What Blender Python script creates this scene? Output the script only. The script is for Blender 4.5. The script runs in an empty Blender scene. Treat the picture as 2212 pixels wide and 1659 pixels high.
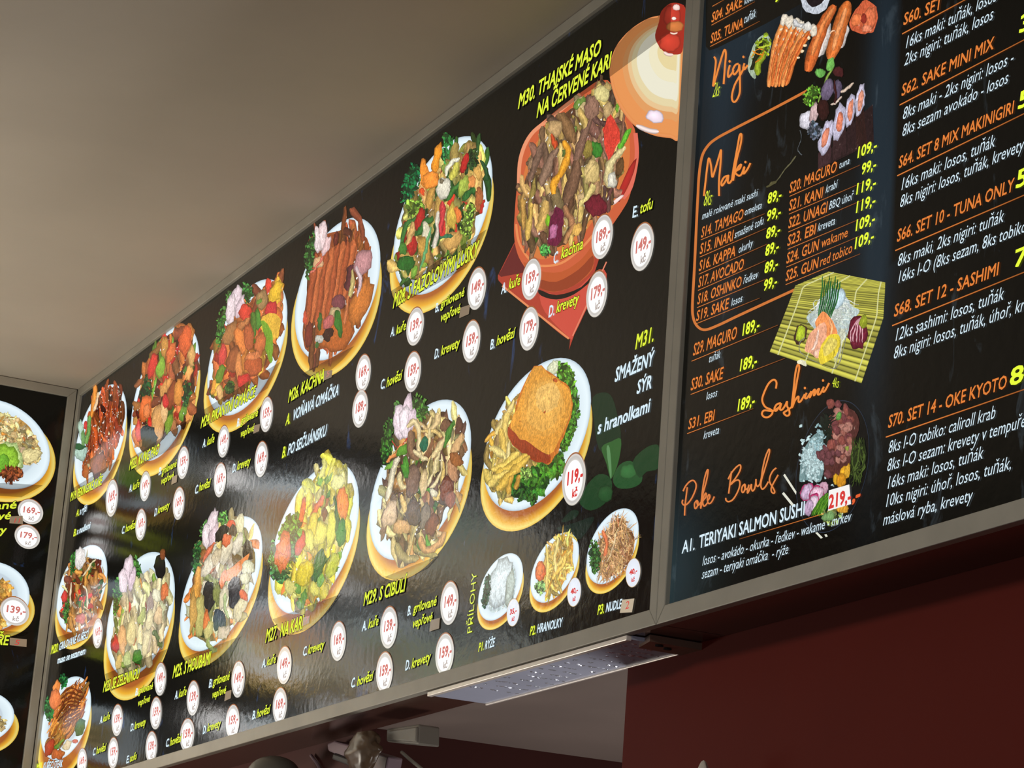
import bpy, math, random
import numpy as np
from mathutils import Matrix, Vector, noise
SC = bpy.context.scene
COL = SC.collection
random.seed(7)

# ------------------------------------------------------------------ camera
F = 5760.0
CX, CY = 1106.0, 829.5
M = np.array([[0.42510048, -0.21513088, -0.8792089],     # world <- camera (x right, y down, z forward)
              [0.9022198, 0.17875371, 0.39248764],
              [0.07272564, -0.96008636, 0.27008363]])
CAMZ = 1.60                                               # eye height
cam = bpy.data.cameras.new('camera'); camo = bpy.data.objects.new('camera', cam); COL.objects.link(camo)
cam.sensor_fit = 'HORIZONTAL'; cam.sensor_width = 36.0; cam.lens = F / 2212 * 36.0
cam.clip_start = 0.05; cam.clip_end = 200
R3 = M @ np.diag([1, -1, -1])
mw = Matrix([list(R3[0]) + [0], list(R3[1]) + [0], list(R3[2]) + [CAMZ], [0, 0, 0, 1]])
camo.matrix_world = mw
SC.camera = camo

# ------------------------------------------------------------------ world, lights, exposure
w = bpy.data.worlds.new('world'); SC.world = w; w.use_nodes = True
w.node_tree.nodes['Background'].inputs[0].default_value = (0.62, 0.66, 0.72, 1)
w.node_tree.nodes['Background'].inputs[1].default_value = 0.04
SC.view_settings.view_transform = 'Standard'; SC.view_settings.look = 'None'
SC.view_settings.exposure = 0.0; SC.view_settings.gamma = 1.0; SC.view_settings.use_curve_mapping = False

def area(name, loc, target, sx, sy, power, col):
    l = bpy.data.lights.new(name, 'AREA'); l.shape = 'RECTANGLE'; l.size = sx; l.size_y = sy
    l.energy = power; l.color = col
    o = bpy.data.objects.new(name, l); COL.objects.link(o); o.location = loc
    d = Vector(target) - Vector(loc); o.rotation_euler = d.to_track_quat('-Z', 'Y').to_euler()
    return o
area('street_daylight', (1.5, -3.2, 1.5), (-4.4, 1.4, 2.3), 2.5, 1.4, 34, (0.92, 0.95, 1.0))
area('ceiling_panel_lamp', (-1.6, -1.6, 3.2), (-1.9, -0.2, 1.2), 1.2, 0.6, 62, (1.0, 0.93, 0.84))
area('opening_fill', (-3.6, 2.25, 1.0), (-3.62, 1.78, 2.25), 0.9, 0.3, 8.5, (1.0, 0.96, 0.93))  # added light inside the opening, brightens the strip and inner ceiling
area('ceiling_fill', (-5.3, 0.45, 1.85), (-5.05, 1.1, 3.25), 0.9, 0.4, 15, (1.0, 0.91, 0.78))  # added unseen light that makes the ceiling brighter towards the left

# ------------------------------------------------------------------ geometry frame
D = 1.58                       # distance of the front plane of the long row of light boxes (y)
XL = -6.096                    # x of the corner where the left box starts
XS = -1.9150 * D               # x of the seam between the two boxes
ZB = 0.4097 * D + CAMZ         # bottom of the boxes
ZT = 1.0424 * D + CAMZ         # top of the boxes = ceiling
DEPTH = 0.103                  # depth of a box
PY = D + 0.007                 # print lies a little behind the frame front
def ray(px, py): return M @ np.array([px - CX, py - CY, F])
class Panel:                   # a vertical plane carrying a print; uv are metres on that plane
    def __init__(s, axis, val, sgn): s.axis, s.val, s.sgn = axis, val, sgn
    def uv(s, px, py):
        d = ray(px, py); t = s.val / d[s.axis]; q = d * t
        return (q[1 - s.axis], q[2] + CAMZ)
    def world(s, u, v, off=0.0):
        a = s.val + s.sgn * off
        return (u, a, v) if s.axis == 1 else (a, u, v)
PA = Panel(1, PY, -1)
PL = Panel(0, XL + 0.0 - 0.007, 1)
class Shift(Panel):  # unseen stretch of the left board; gain overbrightens its print for the reflection
    def __init__(s, du, dv, sc): s.axis, s.val, s.sgn = 0, PL.val, 1; s.du, s.dv, s.sc, s.gain = du, dv, sc, 5.0
    def uv(s, px, py): return (s.du + px * s.sc, s.dv - py * s.sc)

def lin(c, g=1.0):
    return tuple(g * ((x / 255 / 12.92) if x / 255 <= 0.04045 else ((x / 255 + 0.055) / 1.055) ** 2.4) for x in c[:3])
def clamp(x, a=0.0, b=1.0): return max(a, min(b, x))

# ------------------------------------------------------------------ materials
def newmat(name):
    m = bpy.data.materials.new(name); m.use_nodes = True
    return m, m.node_tree.nodes, m.node_tree.links, m.node_tree.nodes['Principled BSDF']
def simple(name, col, rough=0.5, metal=0.0, noise_s=0.0, noise_amt=0.0, bump=0.0, spec=0.5):
    m, n, l, b = newmat(name)
    b.inputs['Base Color'].default_value = (*lin(col), 1); b.inputs['Roughness'].default_value = rough
    b.inputs['Metallic'].default_value = metal; b.inputs['Specular IOR Level'].default_value = spec
    if noise_s:
        tc = n.new('ShaderNodeTexCoord'); nz = n.new('ShaderNodeTexNoise'); nz.inputs['Scale'].default_value = noise_s
        nz.inputs['Detail'].default_value = 6
        l.new(tc.outputs['Object'], nz.inputs['Vector'])
        mx = n.new('ShaderNodeMix'); mx.data_type = 'RGBA'
        c0 = lin([x * (1 - noise_amt) for x in col]); c1 = lin([min(255, x * (1 + noise_amt)) for x in col])
        mx.inputs['A'].default_value = (*c0, 1); mx.inputs['B'].default_value = (*c1, 1)
        l.new(nz.outputs['Fac'], mx.inputs['Factor']); l.new(mx.outputs['Result'], b.inputs['Base Color'])
        if bump:
            bp = n.new('ShaderNodeBump'); bp.inputs['Strength'].default_value = bump; bp.inputs['Distance'].default_value = 0.01
            l.new(nz.outputs['Fac'], bp.inputs['Height']); l.new(bp.outputs['Normal'], b.inputs['Normal'])
    return m
def film_coat(n, l, b, rough=0.13):
    b.inputs['Roughness'].default_value = rough
    b.inputs['IOR'].default_value = 1.27
    tc = n.new('ShaderNodeTexCoord'); nz = n.new('ShaderNodeTexNoise'); nz.inputs['Scale'].default_value = 60
    nz.inputs['Detail'].default_value = 3
    l.new(tc.outputs['Object'], nz.inputs['Vector'])
    bp = n.new('ShaderNodeBump'); bp.inputs['Strength'].default_value = 0.14; bp.inputs['Distance'].default_value = 0.002
    l.new(nz.outputs['Fac'], bp.inputs['Height']); l.new(bp.outputs['Normal'], b.inputs['Normal'])
    return tc
def print_mat(name, grain=0.0, gs=300):
    m, n, l, b = newmat(name)
    at = n.new('ShaderNodeAttribute'); at.attribute_name = 'Col'
    tc = film_coat(n, l, b)
    b.inputs['Base Color'].default_value = (0.006, 0.006, 0.006, 1)
    src = at.outputs['Color']
    if grain:
        nz = n.new('ShaderNodeTexNoise'); nz.inputs['Scale'].default_value = gs; nz.inputs['Detail'].default_value = 5
        nz.inputs['Roughness'].default_value = 0.7
        l.new(tc.outputs['Object'], nz.inputs['Vector'])
        mr = n.new('ShaderNodeMapRange'); mr.inputs['From Min'].default_value = 0.3; mr.inputs['From Max'].default_value = 0.7
        mr.inputs['To Min'].default_value = 1 - grain; mr.inputs['To Max'].default_value = 1 + grain
        l.new(nz.outputs['Fac'], mr.inputs['Value'])
        mp = n.new('ShaderNodeMapping'); mp.inputs['Scale'].default_value = (1.25, 1.0, 0.75); mp.inputs['Rotation'].default_value = (0, 0.35, 0)
        l.new(tc.outputs['Object'], mp.inputs['Vector'])
        n2 = n.new('ShaderNodeTexNoise'); n2.inputs['Scale'].default_value = 85; n2.inputs['Detail'].default_value = 7
        n2.inputs['Roughness'].default_value = 0.68; n2.inputs['Distortion'].default_value = 2.6
        l.new(mp.outputs['Vector'], n2.inputs['Vector'])
        mr2 = n.new('ShaderNodeMapRange'); mr2.inputs['From Min'].default_value = 0.28; mr2.inputs['From Max'].default_value = 0.72
        mr2.inputs['To Min'].default_value = 0.42; mr2.inputs['To Max'].default_value = 1.5
        l.new(n2.outputs['Fac'], mr2.inputs['Value'])
        mm = n.new('ShaderNodeMath'); mm.operation = 'MULTIPLY'
        l.new(mr.outputs['Result'], mm.inputs[0]); l.new(mr2.outputs['Result'], mm.inputs[1])
        vm = n.new('ShaderNodeVectorMath'); vm.operation = 'SCALE'
        l.new(src, vm.inputs[0]); l.new(mm.outputs['Value'], vm.inputs['Scale']); src = vm.outputs['Vector']
        ad = n.new('ShaderNodeMix'); ad.data_type = 'RGBA'; ad.blend_type = 'MIX'      # pale sheen specks
        cr = n.new('ShaderNodeMapRange'); cr.inputs['From Min'].default_value = 0.66; cr.inputs['From Max'].default_value = 0.80
        l.new(n2.outputs['Fac'], cr.inputs['Value']); ad.inputs['B'].default_value = (0.80, 0.72, 0.60, 1)
        l.new(cr.outputs['Result'], ad.inputs['Factor']); l.new(src, ad.inputs['A']); src = ad.outputs['Result']
    l.new(src, b.inputs['Emission Color']); b.inputs['Emission Strength'].default_value = 1.0
    return m
M_PRINT = print_mat('backlit_film')
M_FOOD = print_mat('backlit_film_food', 0.25, 330)
def flat_print(name, col, g=1.0, base=(6, 6, 6)):
    m, n, l, b = newmat(name); film_coat(n, l, b)
    b.inputs['Base Color'].default_value = (*lin(base), 1)
    b.inputs['Emission Color'].default_value = (*lin(col, g), 1); b.inputs['Emission Strength'].default_value = 1
    return m
T_Y = flat_print('yellow_lettering', (222, 236, 62), 1.0)
T_YB = flat_print('bright_yellow_lettering', (228, 245, 60), 1.05)
T_W = flat_print('white_lettering', (214, 234, 244), 1.0)
T_O = flat_print('orange_lettering', (226, 128, 58), 1.0)
T_OD = flat_print('dim_orange_line', (168, 92, 44), 1.0)
T_R = flat_print('faded_red_digits', (205, 120, 112), 1.0)
T_RR = flat_print('red_digits', (212, 62, 58), 1.0)
T_G = flat_print('grey_digits', (178, 165, 158), 1.0)
T_K = flat_print('black_outline', (16, 16, 10), 1.0)
def band_mat(name, col, a):
    m, n, l, b = newmat(name); film_coat(n, l, b)
    b.inputs['Base Color'].default_value = (*lin(col), 1); b.inputs['Alpha'].default_value = a
    return m
M_BAND = band_mat('translucent_black_band', (14, 16, 12), 0.52)
M_TAPE = flat_print('tape_tag', (112, 100, 84), 0.8, (150, 130, 110))
def bg_mat(name, stain, thr, scale):
    m, n, l, b = newmat(name); tc = film_coat(n, l, b)
    at = n.new('ShaderNodeAttribute'); at.attribute_name = 'Col'
    mp = n.new('ShaderNodeMapping'); mp.inputs['Scale'].default_value = (2.2, 1.0, 1.0); mp.inputs['Rotation'].default_value = (0, 0.5, 0)
    l.new(tc.outputs['Object'], mp.inputs['Vector'])
    n1 = n.new('ShaderNodeTexNoise'); n1.inputs['Scale'].default_value = scale; n1.inputs['Detail'].default_value = 9
    n1.inputs['Roughness'].default_value = 0.62; n1.inputs['Distortion'].default_value = 0.8
    l.new(mp.outputs['Vector'], n1.inputs['Vector'])
    cr = n.new('ShaderNodeValToRGB'); cr.color_ramp.elements[0].position = thr; cr.color_ramp.elements[1].position = thr + 0.07
    cr.color_ramp.elements[0].color = (0, 0, 0, 1); cr.color_ramp.elements[1].color = (*lin(stain), 1)
    l.new(n1.outputs['Fac'], cr.inputs['Fac'])
    ad = n.new('ShaderNodeVectorMath'); ad.operation = 'ADD'
    l.new(cr.outputs['Color'], ad.inputs[0]); l.new(at.outputs['Color'], ad.inputs[1])
    l.new(ad.outputs['Vector'], b.inputs['Emission Color']); b.inputs['Emission Strength'].default_value = 1
    b.inputs['Base Color'].default_value = (0.004, 0.004, 0.004, 1)
    return m
M_BGA = bg_mat('dark_marble_print', (28, 56, 96), 0.635, 7)
M_BGB = bg_mat('dark_slate_print', (34, 40, 44), 0.60, 9)
M_FRAME = simple('brushed_frame', (168, 163, 150), 0.45, 0.15, 14, 0.10, 0.05)
M_HOUSE = simple('housing_sheet', (112, 78, 66), 0.22, 0.55, 5, 0.10)
M_CHROME = simple('polished_strip', (200, 206, 228), 0.42, 0.25, 9, 0.08)  # pale blue base stands in for the brightness a mirror finish would reflect
M_EDGE = simple('bright_edge', (250, 240, 230), 0.3, 0.2)
M_CEIL = simple('painted_ceiling', (176, 166, 152), 0.75, 0, 3, 0.06, 0.12)
M_RED = simple('red_wall_paint', (98, 29, 20), 0.75, 0, 2.2, 0.10, 0.05, 0.15)
M_INNER = simple('grey_inner_ceiling', (124, 108, 100), 0.8, 0, 4, 0.08)
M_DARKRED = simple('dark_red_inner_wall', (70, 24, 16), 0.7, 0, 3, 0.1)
M_FLOOR = simple('floor_tile', (52, 48, 45), 0.5, 0, 5, 0.1)

# ------------------------------------------------------------------ object helpers
def mesh_obj(name, verts, faces, mats, parent=None, cols=None, smooth=False, fmats=None):
    me = bpy.data.meshes.new(name); me.from_pydata(verts, [], faces)
    if cols is not None:
        a = me.color_attributes.new('Col', 'FLOAT_COLOR', 'POINT')
        arr = np.ones((len(verts), 4), dtype=np.float32); arr[:, :3] = cols
        a.data.foreach_set('color', arr.ravel())
    for m in (mats if isinstance(mats, (list, tuple)) else [mats]): me.materials.append(m)
    if fmats: me.polygons.foreach_set('material_index', fmats)
    if smooth: me.polygons.foreach_set('use_smooth', [True] * len(me.polygons))
    me.update()
    o = bpy.data.objects.new(name, me); COL.objects.link(o)
    if parent: o.parent = parent
    return o
def tag(o, label=None, cat=None, group=None, kind=None):
    if label: o['label'] = label
    if cat: o['category'] = cat
    if group: o['group'] = group
    if kind: o['kind'] = kind
    return o
def box_vf(x0, x1, y0, y1, z0, z1):
    v = [(x, y, z) for x in (x0, x1) for y in (y0, y1) for z in (z0, z1)]
    f = [(0, 1, 3, 2), (4, 6, 7, 5), (0, 4, 5, 1), (2, 3, 7, 6), (0, 2, 6, 4), (1, 5, 7, 3)]
    return v, f
def box(name, x0, x1, y0, y1, z0, z1, m, parent=None, bevel=0.0):
    v, f = box_vf(x0, x1, y0, y1, z0, z1)
    o = mesh_obj(name, v, f, m, parent)
    if bevel:
        b = o.modifiers.new('bevel', 'BEVEL'); b.width = bevel; b.segments = 2
    return o
def empty(name, loc, label=None, cat=None, group=None):
    o = bpy.data.objects.new(name, None); COL.objects.link(o); o.location = loc; o.empty_display_size = 0.1
    return tag(o, label, cat, group)
def reparent(o, root):            # children keep world placement although the empty sits at the base
    o.parent = root; o.matrix_parent_inverse = Matrix.Translation(root.location).inverted()
    return o

# ------------------------------------------------------------------ zoom-crop keys used for measuring the print
K = dict(a=(0, 780, .27125), b=(0, 1200, .27675), c=(400, 560, .27125), d=(400, 980, .27125), e=(400, 1350, .20344),
         f=(800, 280, .27125), g=(800, 700, .27125), h=(750, 1130, .27125), i=(1080, 0, .27125), j=(1050, 430, .27125),
         k=(1050, 780, .27125), l=(1150, 1180, .28865), m=(1480, 0, .27125), n=(1480, 400, .27125), o=(1430, 800, .30139),
         p=(1880, 0, .27125), q=(1880, 430, .27125), r=(1880, 780, .27125), x=(0, 0, 1.0))
def Z(k, x, y): ox, oy, s = K[k]; return (ox + x * s, oy + y * s)

# ------------------------------------------------------------------ flat print drawing
LAY = 2.5e-6
CAPK = 0.0007          # a whole printed picture stays thinner than this
class Art:
    def __init__(s, panel, base=0.0002, warp=0.0):
        s.warp = warp; s.P = panel; s.uvk = []; s.k0 = base; s.gain = getattr(panel, 'gain', 1.0); s.f = []; s.c = []; s.k = base
        s.rng = random.Random(11)
    def up(s, n=1): s.k += LAY * n
    def vert(s, x, y, c):
        if s.warp:
            n1 = noise.noise_vector(Vector((x / 11.0, y / 17.0, 1.7))); n2 = noise.noise_vector(Vector((x / 3.8, y / 6.0, 5.1)))
            x += s.warp * (n1[0] * 1.5 + n2[0] * .75); y += s.warp * (n1[1] * 2.4 + n2[1] * 1.3)
            k = 1 + .22 * n2[2]; c = (c[0] * k, c[1] * k, c[2] * k)
        u, v = s.P.uv(x, y); s.uvk.append((u, v, s.k)); g = s.gain; s.c.append((c[0] * g, c[1] * g, c[2] * g) if g != 1 else c); return len(s.uvk) - 1
    @property
    def v(s):
        km = max(q[2] for q in s.uvk) - s.k0; sc = min(1.0, CAPK / km) if km > 0 else 1.0
        return [s.P.world(u, v, s.k0 + (k - s.k0) * sc) for u, v, k in s.uvk]
    @property
    def top(s): return s.k0 + min(CAPK, s.k - s.k0)
    def rings(s, rings, cols, centre=None, ccol=None):
        """rings: list of point lists (outer first); cols: colour per ring or list per vertex"""
        s.up(); prev = None
        for r, c in zip(rings, cols):
            percol = isinstance(c, list)
            ids = [s.vert(p[0], p[1], c[i] if percol else c) for i, p in enumerate(r)]
            if prev:
                n = len(ids)
                for i in range(n):
                    s.f.append((prev[i], prev[(i + 1) % n], ids[(i + 1) % n], ids[i]))
            prev = ids
        if centre is not None:
            ci = s.vert(centre[0], centre[1], ccol); n = len(prev)
            for i in range(n): s.f.append((prev[i], prev[(i + 1) % n], ci))
        else:
            s.f.append(tuple(prev))
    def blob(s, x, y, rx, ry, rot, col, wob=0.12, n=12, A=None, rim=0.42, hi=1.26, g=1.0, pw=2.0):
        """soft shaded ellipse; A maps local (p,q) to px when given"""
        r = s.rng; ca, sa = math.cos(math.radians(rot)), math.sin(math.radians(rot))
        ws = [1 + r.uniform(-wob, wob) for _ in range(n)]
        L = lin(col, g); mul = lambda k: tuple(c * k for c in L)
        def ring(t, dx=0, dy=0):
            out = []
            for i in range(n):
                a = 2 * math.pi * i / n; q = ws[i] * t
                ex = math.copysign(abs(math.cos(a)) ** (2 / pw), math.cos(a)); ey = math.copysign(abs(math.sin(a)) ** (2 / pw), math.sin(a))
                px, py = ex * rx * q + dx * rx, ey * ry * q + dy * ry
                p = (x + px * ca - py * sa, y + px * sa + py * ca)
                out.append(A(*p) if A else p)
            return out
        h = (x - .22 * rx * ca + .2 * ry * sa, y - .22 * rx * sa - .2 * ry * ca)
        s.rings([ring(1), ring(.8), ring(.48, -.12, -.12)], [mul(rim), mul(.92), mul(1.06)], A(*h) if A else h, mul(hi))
    def stroke(s, pts, w, col, A=None, taper=0.35, edge=0.42, mid=1.24, g=1.0, seg=4, bend=0.0):
        P = catmull(pts, seg); n = len(P); L = lin(col, g)
        prof = [(-1, edge), (-.5, .95), (0, mid), (.5, .9), (1, edge * .9)]
        s.up(); rows = []
        for i, (x, y) in enumerate(P):
            a = P[max(0, i - 1)]; b = P[min(n - 1, i + 1)]
            dx, dy = b[0] - a[0], b[1] - a[1]; d = math.hypot(dx, dy) or 1; nx, ny = -dy / d, dx / d
            t = i / (n - 1); e = min(t, 1 - t) * 2
            ww = w / 2 * (taper + (1 - taper) * min(1, e * 2.2) ** .6)
            row = []
            for o, m_ in prof:
                p = (x + nx * o * ww, y + ny * o * ww)
                if A: p = A(*p)
                row.append(s.vert(p[0], p[1], tuple(c * m_ for c in L)))
            rows.append(row)
        for i in range(n - 1):
            for j in range(4): s.f.append((rows[i][j], rows[i + 1][j], rows[i + 1][j + 1], rows[i][j + 1]))
    def line(s, pts, w, col, g=1.0, seg=6, w1=None, cut=False):
        P = catmull(pts, seg) if len(pts) > 2 else pts; n = len(P); L = lin(col, g); s.up(); rows = []
        for i, (x, y) in enumerate(P):
            a = P[max(0, i - 1)]; b = P[min(n - 1, i + 1)]
            dx, dy = b[0] - a[0], b[1] - a[1]; d = math.hypot(dx, dy) or 1
            ww = (w + ((w1 if w1 is not None else w) - w) * i / (n - 1)) / 2
            rows.append([s.vert(x - dy / d * ww, y + dx / d * ww, L), s.vert(x + dy / d * ww, y - dx / d * ww, L)])
        for i in range(n - 1): s.f.append((rows[i][0], rows[i + 1][0], rows[i + 1][1], rows[i][1]))
    def ngon(s, pts, col, g=1.0, smooth=0, cols=None):
        s.up(); P = catmull(pts, smooth, True) if smooth else pts; L = lin(col, g) if col else None
        ids = [s.vert(x, y, L if not cols else lin(cols[i])) for i, (x, y) in enumerate(P)]
        s.f.append(tuple(ids))
    def frill(s, x, y, rx, ry, col, n=60, size=None, rot=0):
        r = s.rng; size = size or max(3.0, 0.2 * min(rx, ry)); ca, sa = math.cos(math.radians(rot)), math.sin(math.radians(rot))
        s.blob(x, y, rx * .85, ry * .85, rot, [c * .45 for c in col], .2, 14)
        for i in range(n):
            a = r.uniform(0, 6.283); q = math.sqrt(r.random())
            px, py = math.cos(a) * rx * q, math.sin(a) * ry * q
            k = r.uniform(.45, 1.35)
            c = (clamp(col[0] * k + r.uniform(-8, 14), 0, 255), clamp(col[1] * k, 0, 255), clamp(col[2] * k + r.uniform(-6, 8), 0, 255))
            z = size * r.uniform(.5, 1.25)
            s.blob(x + px * ca - py * sa, y + px * sa + py * ca, z * .7, z * 1.2, r.uniform(-60, 60), c, .35, 7, rim=.5, hi=1.5); s.k -= LAY * .72
    def build(s, name, mat, parent, label=None):
        o = mesh_obj(name, s.v, s.f, mat, None, s.c)
        if parent: o.parent = parent; o.matrix_parent_inverse = inv(parent)
        if label: o['label'] = label
        return o
def inv(o):
    p = o
    while p.parent: p = p.parent
    return Matrix.Translation(p.location).inverted() if p == o else Matrix.Identity(4)
def catmull(P, seg=4, closed=False):
    if seg <= 1 or len(P) < 3: 
        if len(P) == 2:
            return [(P[0][0] + (P[1][0] - P[0][0]) * t / 4, P[0][1] + (P[1][1] - P[0][1]) * t / 4) for t in range(5)]
        return list(P)
    n = len(P); out = []
    for i in range(n if closed else n - 1):
        g = (lambda k: P[k % n]) if closed else (lambda k: P[max(0, min(n - 1, k))])
        p0, p1, p2, p3 = g(i - 1), g(i), g(i + 1), g(i + 2)
        for j in range(seg):
            t = j / seg; t2, t3 = t * t, t * t * t
            out.append(tuple(.5 * (2 * p1[k] + (p2[k] - p0[k]) * t + (2 * p0[k] - 5 * p1[k] + 4 * p2[k] - p3[k]) * t2 + (3 * p1[k] - p0[k] - 3 * p2[k] + p3[k]) * t3) for k in (0, 1)))
    if not closed: out.append(tuple(P[-1]))
    return out
class Disc:                       # affine frame of a printed plate: (p, q) in the unit disc -> px
    def __init__(s, x0, y0, x1, y1, yr):
        s.cx, s.cy = (x0 + x1) / 2, (y0 + y1) / 2; s.W, H = (x1 - x0) / 2, (y1 - y0) / 2
        s.dy = yr - s.cy; s.h = math.sqrt(max(1.0, H * H - s.dy * s.dy))
    def __call__(s, p, q): return (s.cx + p * s.W, s.cy + p * s.dy + q * s.h)
    def ring(s, t, n=56, ox=0, oy=0): return [s(t * math.cos(2 * math.pi * i / n) + ox, t * math.sin(2 * math.pi * i / n) + oy) for i in range(n)]
def plate(art, white, orange):
    n = 56
    O = Disc(*orange); Wd = Disc(*white)
    yl, orr, br = lin((246, 226, 120)), lin((240, 178, 52)), lin((176, 98, 40))
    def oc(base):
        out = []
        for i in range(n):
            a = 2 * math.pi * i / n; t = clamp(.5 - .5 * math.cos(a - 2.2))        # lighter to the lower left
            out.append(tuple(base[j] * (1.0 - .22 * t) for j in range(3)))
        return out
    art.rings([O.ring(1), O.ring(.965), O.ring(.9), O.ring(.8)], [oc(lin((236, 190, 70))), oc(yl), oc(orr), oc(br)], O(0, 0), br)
    wh = lin((216, 232, 240)); sh = lin((176, 196, 210)); br2 = lin((226, 240, 246), 1.08)
    art.up(3)
    art.rings([Wd.ring(1), Wd.ring(.975), Wd.ring(.93), Wd.ring(.74), Wd.ring(.70)], [sh, wh, br2, wh, lin((198, 212, 222))], Wd(0, 0), lin((206, 220, 230)))
    return Wd
def inside(P, x, y):
    c = False; n = len(P); j = n - 1
    for i in range(n):
        if (P[i][1] > y) != (P[j][1] > y) and x < (P[j][0] - P[i][0]) * (y - P[i][1]) / (P[j][1] - P[i][1]) + P[i][0]: c = not c
        j = i
    return c
def mound(art, E, outline, base, fill, n, seed, glint=18):
    """irregular heap of printed food pieces inside an outline given in px"""
    r = random.Random(seed); art.rng = r
    P = catmull(outline, 4, True)
    art.ngon(P, base)
    xs = [p[0] for p in P]; ys = [p[1] for p in P]; tot = sum(f[1] for f in fill); i = 0; guard = 0; n = int(n * 1.4)
    while i < n and guard < n * 30:
        guard += 1
        x, y = r.uniform(min(xs), max(xs)), r.uniform(min(ys), max(ys))
        if not inside(P, x, y): continue
        p = (x - E.cx) / E.W; q = (y - E.cy - E.dy * p) / E.h
        t = r.uniform(0, tot)
        for f in fill:
            t -= f[1]
            if t <= 0: break
        kind, _, col, ln, wd, ang, sp = f
        k = r.uniform(.62, 1.22); col = [clamp(c * k + r.uniform(-8, 8), 0, 255) for c in col]
        a = math.radians(ang + r.uniform(-sp, sp)); ln *= r.uniform(.5, 1.2); wd *= r.uniform(.6, 1.2)
        if kind == 's':
            b = r.uniform(-.35, .35) * ln; cx, sx = math.cos(a), math.sin(a)
            pts = [(p - cx * ln / 2, q - sx * ln / 2), (p - sx * b * .5, q + cx * b * .5), (p + cx * ln / 2, q + sx * ln / 2)]
            art.stroke(pts, wd, col, A=E, seg=4)
        else:
            art.blob(p, q, ln / 2, wd / 2, math.degrees(a), col, .3, 14, A=E)
        i += 1
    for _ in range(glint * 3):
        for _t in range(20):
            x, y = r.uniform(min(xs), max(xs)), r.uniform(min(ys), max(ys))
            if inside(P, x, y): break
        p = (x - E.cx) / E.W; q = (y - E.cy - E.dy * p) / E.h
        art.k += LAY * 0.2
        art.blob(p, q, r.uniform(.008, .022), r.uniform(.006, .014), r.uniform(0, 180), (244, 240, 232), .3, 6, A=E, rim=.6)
def feats(art, key, L):
    for t in L:
        s = K[key][2]
        if t[0] == 'b':
            _, x, y, rx, ry, rot, col = t; px, py = Z(key, x, y); art.blob(px, py, rx * s, ry * s, rot, col, .1, 20)
        elif t[0] == 'q':
            _, x, y, rx, ry, rot, col = t; px, py = Z(key, x, y); art.blob(px, py, rx * s, ry * s, rot, col, .06, 16, pw=4)
        elif t[0] == 'g':
            _, x, y, rx, ry, rot, col = t; px, py = Z(key, x, y); art.blob(px, py, rx * s, ry * s, rot, col, .08, 24, rim=.97, hi=1.06)
        elif t[0] == 's':
            _, pts, wdt, col = t; art.stroke([Z(key, *p) for p in pts], wdt * s, col, seg=5)
        elif t[0] == 'f':
            _, x, y, rx, ry, rot, col, n = t; px, py = Z(key, x, y); art.frill(px, py, rx * s, ry * s, col, n, rot=rot)
        elif t[0] == 'n':
            _, pts, col = t; art.ngon([Z(key, *p) for p in pts], col, smooth=3)
        elif t[0] == 'p':
            _, pts, col = t; art.ngon([Z(key, *p) for p in pts], col)
        elif t[0] == 'l':
            _, pts, wdt, col = t; art.line([Z(key, *p) for p in pts], wdt * s, col)

# ------------------------------------------------------------------ lettering
_tc = {}
def text_mesh(s, bold):
    k = (s, bold)
    if k not in _tc:
        cu = bpy.data.curves.new('t', 'FONT'); cu.body = s; cu.size = 1.0; cu.resolution_u = 2; shift = max(0.0, bold) * 1.35; cu.offset = min(0.0, bold)
        o = bpy.data.objects.new('t', cu); COL.objects.link(o)
        dg = bpy.context.evaluated_depsgraph_get(); me = bpy.data.meshes.new_from_object(o.evaluated_get(dg))
        V = np.array([v.co[:] for v in me.vertices]) if len(me.vertices) else np.zeros((0, 3)); Fc = [tuple(p.vertices) for p in me.polygons]
        bpy.data.objects.remove(o); bpy.data.curves.remove(cu); bpy.data.meshes.remove(me)
        if shift > 0 and len(V):          # bolder strokes: the same glyph laid down again around itself
            VV, FF, n0 = [], [], len(V); dirs = 8 if shift > .03 else 4
            for i in range(dirs):
                a_ = 2 * math.pi * (i + .5) / dirs; VV.append(V + np.array([math.cos(a_) * shift, math.sin(a_) * shift, 0])); FF += [tuple(q + n0 * i for q in f_) for f_ in Fc]
            V, Fc = np.vstack(VV), FF
        _tc[k] = (V, Fc)
    return _tc[k]
CAP = None
def cap():
    global CAP
    if CAP is None:
        V, _ = text_mesh('H', 0.0); CAP = V[:, 1].max() - V[:, 1].min()
    return CAP
def text(panel, parent, s, p0, p1, h, mat, shear=0.2, bold=0.012, outline=0.0, off=0.00125, name='lettering', base=None):
    """one line of printed lettering: baseline from px p0 to px p1, capital height h px"""
    u0, v0 = panel.uv(*p0); u1, v1 = panel.uv(*p1); H = panel.uv(p0[0], p0[1] - h)[1] - v0
    V0, _ = text_mesh(s, 0.0)
    if len(V0) == 0: return
    xmin, xmax = V0[:, 0].min(), V0[:, 0].max(); sy = H / cap()
    width = abs(u1 - u0) - shear * H; 
    if len(s) <= 2: width = abs(u1 - u0)
    sx = width / (xmax - xmin); sg = 1 if u1 > u0 else -1
    slope = (v1 - v0) / (u1 - u0)
    out = []
    for bo, mt, of in ([(bold + outline, T_K, off - 0.00003)] if outline else []) + [(bold, mat, off)]:
        V, Fc = text_mesh(s, bo)
        X = (V[:, 0] - xmin) * sx; Y = V[:, 1] * sy
        uu = u0 + sg * (X + shear * Y); vv = v0 + Y + slope * X
        o = mesh_obj(name, [panel.world(a, b, of) for a, b in zip(uu, vv)], Fc, mt, None)
        if parent: o.parent = parent; o.matrix_parent_inverse = inv(parent)
        out.append(o)
    return out[-1]

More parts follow.
